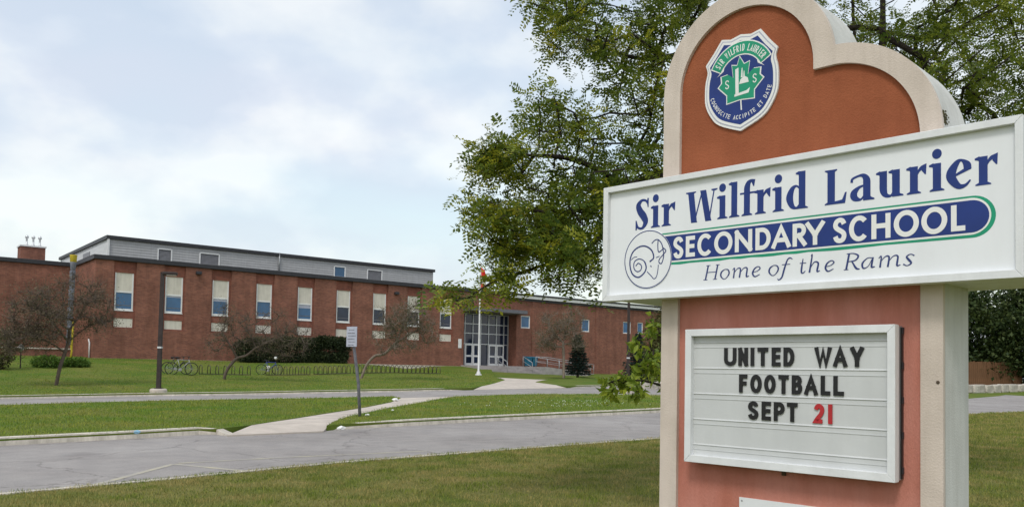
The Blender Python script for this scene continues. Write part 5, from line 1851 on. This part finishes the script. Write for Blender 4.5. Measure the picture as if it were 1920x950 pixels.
def wood(name, N, par, rad, ch, m, parent, scale=1.0, rmax=None, nmin=4, off=(0, 0, 0)):
    mb = MB()
    start = [0]
    off = np.array(off)
    while start:
        i = start.pop()
        path = [N[par[i]] if par[i] >= 0 else N[i]]
        rr = [rad[i]]
        if par[i] < 0:
            path, rr = [], []
        k = i
        while True:
            path.append(N[k])
            rr.append(rad[k])
            if not ch[k]:
                break
            c = sorted(ch[k], key=lambda q_: -rad[q_])
            start += c[1:]
            k = c[0]
        if len(path) < 2:
            continue
        R = [min(r * scale, rmax) if rmax else r * scale for r in rr]
        mb.tube([p - off for p in path], R, 8 if R[0] > 0.05 else (5 if R[0] > 0.015 else nmin), False)
    return mb.build(name, m, parent, True)


def leaf_cloud(P, D, length, width, m, name, parent, off=(0, 0, 0), fold=0.25, rng=RNG):
    """one folded pointed leaf (4 triangles) at each point P along direction D"""
    n = len(P)
    P = np.asarray(P) - np.array(off)
    D = np.asarray(D)
    D = D / (np.linalg.norm(D, axis=1)[:, None] + 1e-9)
    U = rng.normal(0, 1, (n, 3))
    S = np.cross(D, U)
    S /= np.linalg.norm(S, axis=1)[:, None] + 1e-9
    Nn = np.cross(S, D)
    l = length * rng.uniform(0.65, 1.3, n)[:, None]
    w = width * rng.uniform(0.7, 1.25, n)[:, None]
    a = P
    b = P + D * l * 0.45 + S * w / 2 + Nn * w * fold
    c = P + D * l - Nn * l * 0.12
    d = P + D * l * 0.45 - S * w / 2 + Nn * w * fold
    e = P + D * l * 0.48
    V = np.stack([a, b, c, d, e], 1).reshape(-1, 3)
    k = (np.arange(n) * 5)[:, None]
    T = np.concatenate([k + np.array([[0, 1, 4]]), k + np.array([[1, 2, 4]]), k + np.array([[4, 2, 3]]), k + np.array([[0, 4, 3]])])
    return link_mesh(name, np_mesh(name, V, T, m), parent)


def blob_points(blobs, rng=RNG):
    """points inside ellipsoids given by photo position, depth, radii in photo pixels, depth radius in m, count"""
    out = []
    for px, py, dep, rx, ry, rd, n in blobs:
        q = rng.normal(0, 1, (n, 3))
        q /= np.linalg.norm(q, axis=1)[:, None]
        q *= rng.uniform(0.15, 1, n)[:, None] ** 0.5
        for s in q:
            out.append(at_depth(px + s[0] * rx, py + s[1] * ry, dep + s[2] * rd))
    return np.array(out)


# ---- the large honey locust behind the sign
gz0 = th(5.6, 13.0)
D = lambda px, py, d: tuple(at_depth(px, py, d))
base = np.array([5.60, 13.1, gz0])
fork = at_depth(1640, 330, 13.0)
loc = thing('honey_locust_tree', tuple(base), 'large honey locust with feathery leaves hanging behind the sign', 'tree')
skel = [[tuple(base), (5.62, 13.05, 1.6), (5.55, 13.0, 3.2), tuple(fork)],
        [tuple(fork), D(1500, 260, 12.8), D(1330, 300, 12.2), D(1180, 350, 11.4), D(1060, 400, 10.8)],
        [tuple(fork), D(1500, 130, 13.0), D(1330, 100, 12.6), D(1200, 110, 12.2), D(1090, 70, 12)],
        [tuple(fork), D(1618, 180, 13), D(1602, 60, 13), D(1585, -90, 13), D(1480, -300, 12.5)],
        [tuple(fork), D(1652, 180, 13.1), D(1655, 60, 13.2), D(1660, -120, 13.4), D(1700, -380, 13.5)],
        [tuple(fork), D(1730, 190, 12.7), D(1830, 140, 12.3), D(1960, 60, 12.0)],
        [D(1655, 60, 13.2), D(1760, 70, 13.2), D(1880, 10, 13.0)],
        [D(1180, 350, 11.4), D(1080, 300, 11.0), D(980, 290, 10.6)],
        [D(1180, 350, 11.4), D(1110, 460, 10.7), D(1010, 500, 10.4), D(920, 530, 10.2)]]
blobs = [(962, 432, 10.4, 86, 72, 0.8, 60), (1050, 370, 10.9, 95, 85, 1.2, 62), (955, 305, 10.5, 70, 48, 0.7, 34), (1040, 225, 11.0, 72, 52, 0.9, 34), (1150, 290, 11.5, 90, 100, 1.3, 60),
         (1045, 470, 10.2, 60, 60, 0.8, 34), (945, 525, 10.1, 26, 34, 0.4, 9), (1262, 25, 12.2, 70, 60, 1.0, 34), (860, 556, 10.0, 42, 10, 0.3, 6), (1085, 505, 10.4, 40, 40, 0.5, 13), (1140, 430, 11.0, 80, 60, 1.0, 34),
         (1120, 60, 12.0, 115, 62, 1.2, 62), (1195, 150, 12.0, 85, 75, 1.2, 44), (1045, 5, 12.0, 60, 30, 0.8, 18), (1230, 300, 12.2, 90, 110, 1.2, 40),
         (1300, -90, 12.3, 240, 90, 1.8, 60), (1500, 60, 13.0, 200, 120, 1.8, 36), (1680, 110, 12.6, 110, 110, 1.6, 44), (1830, 90, 12.3, 130, 125, 1.8, 84), (1900, 210, 12.0, 90, 60, 1.4, 34),
         (1650, -150, 13.0, 330, 130, 2.5, 80), (1900, -60, 12.5, 150, 130, 2.0, 50), (1500, -400, 13.0, 500, 150, 3.0, 80), (2050, 120, 12.5, 120, 180, 2, 40), (1600, 150, 15.5, 300, 200, 1.5, 30)]
blobs = [b[:6] + (int(b[6] * (0.72 if b[0] < 1260 else 0.9)),) for b in blobs]
tg = blob_points(blobs)
N, par, rad, ch_, tips = grow(skel, tg, 0.4, 0.14, 0.0055, 2.35, 0.02)
wood('trunk', N, par, rad, ch_, 'bark_dark', loc, 1.9, 0.25, 4, base)


def compound_leaves(tipP, per, length, pairs, name, m, parent, off, spread=0.42, rng=RNG):
    """feathery pinnate leaves: leaflets in pairs along a drooping rachis"""
    n = len(tipP) * per
    C = np.repeat(np.asarray(tipP), per, 0) + rng.normal(0, 1, (n, 3)) * spread * np.array([0.5, 0.5, 0.36])
    a = rng.uniform(0, 2 * np.pi, n)
    el = rng.normal(-0.15, 0.45, n)
    D0 = np.column_stack([np.cos(a) * np.cos(el), np.sin(a) * np.cos(el), np.sin(el)])
    L = length * rng.uniform(0.6, 1.25, n)
    side = np.cross(D0, np.array([0, 0, 1.]) + rng.normal(0, 0.45, (n, 3)))
    side /= np.linalg.norm(side, axis=1)[:, None] + 1e-9
    nor = np.cross(side, D0)
    Vs, cnt = [], 0
    for k in range(pairs):
        s = (k + 0.8) / pairs
        P = C + D0 * (L * s)[:, None] - np.array([0, 0, 1.]) * (0.22 * L * s * s)[:, None]
        ll = (L * 0.30 * (1.0 - 0.45 * abs(s - 0.45)))[:, None] * rng.uniform(0.8, 1.2, (n, 1))
        ww = ll * 0.50
        for sg in (-1, 1):
            d = side * sg * 0.88 + D0 * 0.5 + nor * rng.normal(0.0, 0.25, (n, 1))
            d /= np.linalg.norm(d, axis=1)[:, None]
            w = np.cross(d, nor)
            w /= np.linalg.norm(w, axis=1)[:, None] + 1e-9
            Vs.append(np.stack([P, P + d * ll * 0.5 + w * ww / 2, P + d * ll, P + d * ll * 0.5 - w * ww / 2], 1))
    V = np.concatenate(Vs).reshape(-1, 3) - np.array(off)
    k = (np.arange(len(V) // 4) * 4)[:, None]
    T = np.concatenate([k + np.array([[0, 1, 2]]), k + np.array([[0, 2, 3]])])
    return link_mesh(name, np_mesh(name, V, T, m), parent)


tipP = N[tips]
pxs = np.array([((p - EYE) @ CR / ((p - EYE) @ CF)) * FOC + PPX for p in tipP])
left = pxs < 1260
compound_leaves(tipP[left], 11, 0.235, 6, 'crown', 'leaf_locust', loc, base, 0.25)
compound_leaves(tipP[~left], 14, 0.22, 6, 'crown', 'leaf_locust', loc, base, 0.32)
# light on the outermost left shoots, painted as a yellower leaf colour
outer = left & (pxs < 975 + RNG.normal(0, 40, len(pxs)))
compound_leaves(tipP[outer], 7, 0.215, 6, 'lit_leaves', 'leaf_tip_lit', loc, base, 0.30)
sel = np.where(left)[0]
sel = RNG.choice(sel, 75, False)  # more leaves with light in their colour, scattered over the left half
compound_leaves(tipP[sel], 10, 0.215, 6, 'lit_leaves', 'leaf_tip_lit', loc, base, 0.30)

# ---- leafy sapling just behind the sign's left edge
sb = np.array([2.35, 10.6, th(2.35, 10.6) + 0.04])
sap = thing('sapling', tuple(sb), 'low leafy sapling growing behind the left edge of the sign column', 'sapling')
sk = [[tuple(sb), D(1275, 800, 10.5), D(1262, 730, 10.4), D(1240, 660, 10.3)], [D(1262, 730, 10.4), D(1215, 715, 10.1), D(1160, 712, 9.9), D(1128, 725, 9.8)], [D(1240, 660, 10.3), D(1205, 650, 10.2), D(1190, 640, 10.1)]]
tgs = blob_points([(1215, 690, 10.2, 22, 26, 0.25, 20), (1160, 712, 9.9, 35, 16, 0.25, 20), (1196, 645, 10.1, 12, 12, 0.15, 6), (1145, 735, 9.8, 12, 14, 0.1, 6), (1228, 610, 10.3, 12, 30, 0.2, 8), (1250, 680, 10.4, 20, 50, 0.3, 16), (1205, 730, 10.0, 30, 10, 0.2, 8)])
N, par, rad, ch_, tips = grow(sk, tgs, 0.12, 0.1, 0.004, 2.4)
wood('trunk', N, par, rad, ch_, 'bark_dark', sap, 1.0, 0.04, 4, sb)
P = np.repeat(N[tips], 5, 0) + RNG.normal(0, 0.045, (len(tips) * 5, 3))
Dv = RNG.normal(0, 1, P.shape) + np.array([-0.3, 0, -0.7])
leaf_cloud(P, Dv, 0.115, 0.062, 'leaf_sapling', 'crown', sap, sb)


# ---- crab apples on the bank
def crab(px, py, label, trunk, blobs, leaf_m, bark, nleaf, scale, lsize=0.10, tipr=0.010, rmax=0.2):
    b = gnd(px, py, KH)
    b = np.array([b[0], b[1], b[2] + KH - 0.05])
    d0 = b[1]
    t = thing('crab_apple_tree', tuple(b), label, 'tree', 'crab apple trees on the bank')
    sk = [[tuple(b)] + [D(x, y, d0 + dd) for x, y, dd in trunk[0]]]
    for br in trunk[1:]:
        sk.append([D(x, y, d0 + dd) for x, y, dd in br])
    tg = blob_points([(x, y, d0 + dd, rx, ry, rd, n) for x, y, dd, rx, ry, rd, n in blobs])
    N, par, rad, chh, tips = grow(sk, tg, 0.35, 0.16, tipr, 2.3, -0.02)
    wood('trunk', N, par, rad, chh, bark, t, scale, rmax, 4, b)
    k = nleaf
    # leaves along the outer twigs
    ids = np.array([i for i in range(len(N)) if rad[i] < tipr * 2.6])
    P = N[RNG.choice(ids, k)] + RNG.normal(0, 0.30, (k, 3))
    leaf_cloud(P, RNG.normal(0, 1, (k, 3)), lsize, lsize * 0.55, leaf_m, 'crown', t, b)
    # fine twigs
    k2 = k // 2
    mbp = N[RNG.choice(ids, k2)]
    dv = RNG.normal(0, 1, (k2, 3)) + np.array([0, 0, 0.5])
    dv /= np.linalg.norm(dv, axis=1)[:, None]
    ln = RNG.uniform(0.3, 0.9, (k2, 1))
    sd = np.cross(dv, RNG.normal(0, 1, (k2, 3)))
    sd /= np.linalg.norm(sd, axis=1)[:, None]
    A = mbp - b
    V = np.stack([A - sd * 0.008, A + sd * 0.008, A + dv * ln], 1).reshape(-1, 3)
    T = np.arange(k2 * 3).reshape(-1, 3)
    o = link_mesh('twigs', np_mesh('twigs', V, T, bark), t)
    o['kind'] = 'stuff'


crab(105, 722, 'leftmost crab apple, broad brownish crown before the left wing', [[(112, 690, 0), (122, 660, 0.2), (128, 640, 0.3), (130, 618, 0.3)], [(128, 640, 0.3), (108, 615, -0.5), (85, 590, -1), (60, 570, -1.2)], [(130, 618, 0.3), (150, 590, 0.6), (165, 560, 0.8)], [(128, 640, 0.3), (160, 615, 1), (190, 600, 1.4)], [(122, 660, 0.2), (90, 640, -.6), (50, 625, -1)]],
     [(70, 590, -0.6, 62, 55, 1.6, 70), (130, 560, 0.3, 55, 55, 1.4, 46), (185, 580, 1.0, 38, 50, 1.2, 34), (60, 635, -0.8, 50, 32, 1.2, 40), (15, 625, -1, 25, 50, 1, 22)], 'leaf_crab', 'bark_grey', 10500, 1.4, 0.085)
crab(420, 711, 'crab apple with a strongly bent pale trunk left of the dark hedge', [[(424, 697, 0), (433, 683, 0), (445, 671, 0.1), (462, 666, 0.2), (480, 652, 0.3)], [(480, 652, .3), (505, 640, .5), (530, 630, .6)], [(480, 652, .3), (470, 630, .2), (450, 605, 0)], [(445, 671, .1), (430, 645, -.2), (415, 620, -.4)], [(480, 652, .3), (505, 660, .4), (545, 668, .5)]],
     [(440, 610, 0, 45, 45, 1.2, 44), (500, 620, .4, 60, 42, 1.4, 56), (555, 640, .6, 40, 35, 1, 26), (410, 640, -.3, 25, 30, .8, 16)], 'leaf_crab', 'bark_grey', 4200, 1.6, 0.085)
crab(677, 709, 'crab apple leaning right behind the white notice post', [[(683, 694, 0), (690, 680, 0), (703, 667, 0), (720, 663, 0), (737, 648, .1), (745, 640, .1)], [(745, 640, .1), (740, 620, 0), (728, 600, -.2)], [(745, 640, .1), (765, 628, .3), (790, 615, .5)], [(745, 640, .1), (755, 610, .2), (770, 585, .2)]],
     [(740, 605, 0, 40, 35, 1.2, 44), (775, 600, .3, 35, 38, 1.2, 44), (800, 620, .5, 25, 25, .8, 22), (720, 640, -.2, 35, 22, 1, 16), (765, 645, .2, 25, 14, .8, 12)], 'leaf_crab_green', 'bark_pale', 5600, 1.6, 0.09)
crab(1057, 707, 'crab apple with straight pale trunk between entrance ramp and spruce', [[(1057, 690, 0), (1057, 670, 0), (1056, 650, 0), (1056, 642, 0)], [(1056, 642, 0), (1040, 625, -.2), (1028, 608, -.4)], [(1056, 642, 0), (1062, 620, .2), (1068, 600, .3)], [(1056, 650, 0), (1035, 648, -.3), (1018, 640, -.5)]],
     [(1035, 615, -.2, 32, 34, 1.4, 44), (1068, 608, .2, 30, 36, 1.4, 44), (1030, 645, -.2, 28, 18, 1.2, 20), (1080, 640, .3, 20, 22, 1, 18)], 'leaf_crab_green', 'bark_pale', 5600, 2.2, 0.10)


# ---- spruces
def spruce(loc, h, r, label):
    b = np.array(loc)
    t = thing('spruce_tree', tuple(b), label, 'tree', 'spruces before the right wing')
    MB().tube([(0, 0, -0.2), (0.02, 0, h * 0.5), (0, 0.02, h * 0.98)], [0.13, 0.07, 0.01], 7).build('trunk', 'bark_grey', t, True)
    P, Dd = [], []
    nl = int(h / 0.24)
    mbb = MB()
    for i in range(nl):
        z = 0.35 + (h - 0.45) * i / nl
        rr = r * (1 - (z / h) ** 1.15) * random.uniform(0.85, 1.1) + 0.06
        nbr = 9
        for j in range(nbr):
            a = 2 * math.pi * (j + random.random() * 0.6 + i * 0.37) / nbr
            L = rr * random.uniform(0.8, 1.1)
            e = np.array([math.cos(a) * L, math.sin(a) * L, -0.18 * L + 0.05])
            m = int(16 + 52 * L)
            s = RNG.uniform(0.12, 1, m)
            q = np.array([0, 0, z]) + e * s[:, None]
            q[:, 2] += 0.08 * L * s * s
            P.append(q)
            Dd.append(e / np.linalg.norm(e) + RNG.normal(0, 0.6, (m, 3)) + np.array([0, 0, -0.15]))
            mbb.tube([(0, 0, z), tuple(np.array([0, 0, z]) + e)], [0.02, 0.004], 3, False)
    mbb.build('branches', 'bark_grey', t)['kind'] = 'stuff'
    leaf_cloud(np.concatenate(P), np.concatenate(Dd), 0.20, 0.075, 'needle', 'crown', t)


q_ = gnd(1083, 706, KH)
spruce((q_[0], q_[1], q_[2] + KH), 3.9, 1.25, 'small dark spruce right of the pale trunked crab apple')
q_ = gnd(1196, 713, KH)
spruce((q_[0], q_[1], q_[2] + KH), 4.5, 1.7, 'dark spruce behind the lamp post beside the sign column')


# ---- hedge bushes and leafy shrubs
def bush(loc, sx, sy, h, label, name, m, n, lsize, cat, ang=0.0, group=None, boxy=0.0):
    b = np.array(loc, float)
    t = thing(name, tuple(b), label, cat, group, ang)
    q = RNG.normal(0, 1, (n, 3))
    q /= np.linalg.norm(q, axis=1)[:, None]
    if boxy:
        q = np.sign(q) * np.abs(q) ** (1 - boxy)
    bumps = 1 + 0.10 * np.sin(5 * q[:, 0] + 3 * q[:, 2] + sx) * np.cos(4 * q[:, 1] + 2) + RNG.normal(0, 0.04, n)
    rr = RNG.uniform(0.1, 1, n) ** 0.35 * bumps
    P = q * rr[:, None] * np.array([sx, sy, h / 2]) + np.array([0, 0, h / 2 - 0.02])
    keep = P[:, 2] > 0
    P, q = P[keep], q[keep]
    leaf_cloud(P, q + RNG.normal(0, 0.7, P.shape), lsize, lsize * 0.5, m, 'foliage', t)
    mb = MB()
    for k in range(9):
        a = 2 * math.pi * k / 9
        mb.tube([(0.1 * math.cos(a), 0.1 * math.sin(a), -0.1), (sx * 0.4 * math.cos(a), sy * 0.4 * math.sin(a), h * 0.45), (sx * 0.6 * math.cos(a), sy * 0.6 * math.sin(a), h * 0.75)], [0.03, 0.02, 0.006], 5, False)
    mb.build('stems', 'bark_dark', t)


ab = math.atan2(UB[1], UB[0])
for u, lab, sx, h in ((11.6, 'left half of the dark clipped hedge against the school wall', 1.9, 2.0), (14.4, 'middle of the dark clipped hedge against the school wall', 1.8, 2.15), (17.3, 'right end of the dark clipped hedge, the tallest part', 1.7, 2.3)):
    c = fp(u, 1.9)
    bush((c[0], c[1], th(c[0], c[1]) + KH - 0.15), sx, 0.95, h, lab, 'hedge_bush', 'leaf_hedge', 16000, 0.17, 'hedge', ab, 'dark hedge along the school wall', 0.35)
for px, py, sx, h, lab in ((88, 688, 0.9, 0.75, 'bright green low shrub left of the leftmost tree trunk'), (142, 687, 0.8, 0.6, 'bright green low shrub right of the leftmost tree trunk'), (0, 692, 0.7, 2.4, 'tall green shrub at the left edge of the picture')):
    c = gnd(px, py, KH)
    bush((c[0], c[1], c[2] + KH - 0.05), sx, 0.7, h, lab, 'shrub', 'leaf_bright' if h < 2 else 'leaf_olive', 1700, 0.15, 'shrub')


# ---- background trees beyond the stone wall
def bg_tree(x, y, h, r, label, leaf_m, n, lsize, low=0.25, group='trees beyond the stone wall'):
    b = np.array([x, y, th(x, y) - 0.1])
    t = thing('background_tree', tuple(b), label, 'tree', group)
    q = RNG.normal(0, 1, (90, 3))
    q /= np.linalg.norm(q, axis=1)[:, None]
    q *= RNG.uniform(0.4, 1, 90)[:, None] ** 0.5
    zc = h * (1 + low) / 2
    tgt = b + np.array([0, 0, zc]) + q * np.array([r, r, h * (1 - low) / 2])
    N, par, rad, chh, tips = grow([[tuple(b), tuple(b + np.array([0.1, 0, h * 0.25])), tuple(b + np.array([-0.1, 0.1, h * 0.5])), tuple(b + np.array([0, 0, h * 0.8]))]], tgt, 0.8, 0.12, 0.018, 2.4)
    wood('trunk', N, par, rad, chh, 'bark_dark', t, 1.0, 0.3, 4, b)
    P = np.repeat(N[tips], n // 90, 0)
    P = P + RNG.normal(0, 1, P.shape) * r * 0.20
    leaf_cloud(P, RNG.normal(0, 1, P.shape) + np.array([0, 0, -0.4]), lsize, lsize * 0.6, leaf_m, 'crown', t, b)


bgs = [(48, 99, 13, 5.0, 'dark leafy tree just right of the sign column above the stone wall', 'leaf_dark'), (55, 103, 13, 5.0, 'tall dark tree directly behind the wooden fence', 'leaf_dark'), (63, 101, 14, 5.0, 'dark tree at the right end of the wooden fence', 'leaf_dark'),
       (72, 104, 15, 5.5, 'dark tree at the right edge of the picture beyond the stone wall', 'leaf_dark'), (13.1, 68, 6.6, 2.2, 'loose olive green tree between the right wing and the sign column', 'leaf_olive')]
for x, y, h, r, lab, m in bgs:
    bg_tree(x, y, h, r, lab, m, 13500, 0.50 if y > 80 else 0.24, 0.05)
for x, y, sx, h, lab in ((62.5, 97.3, 1.9, 2.6, 'dark bush at the right end of the wooden fence'), (66, 99.5, 2.2, 2.2, 'dark bush at the far right above the stone wall'), (57.0, 101.0, 4.0, 5.0, 'tall dark thicket looming over the wooden fence'), (49.5, 98.6, 1.6, 2.4, 'dark bush at the left end of the wooden fence')):
    bush((x, y, th(x, y)), sx, 1.4, h, lab, 'bush', 'leaf_dark', 5200, 0.42, 'bush')
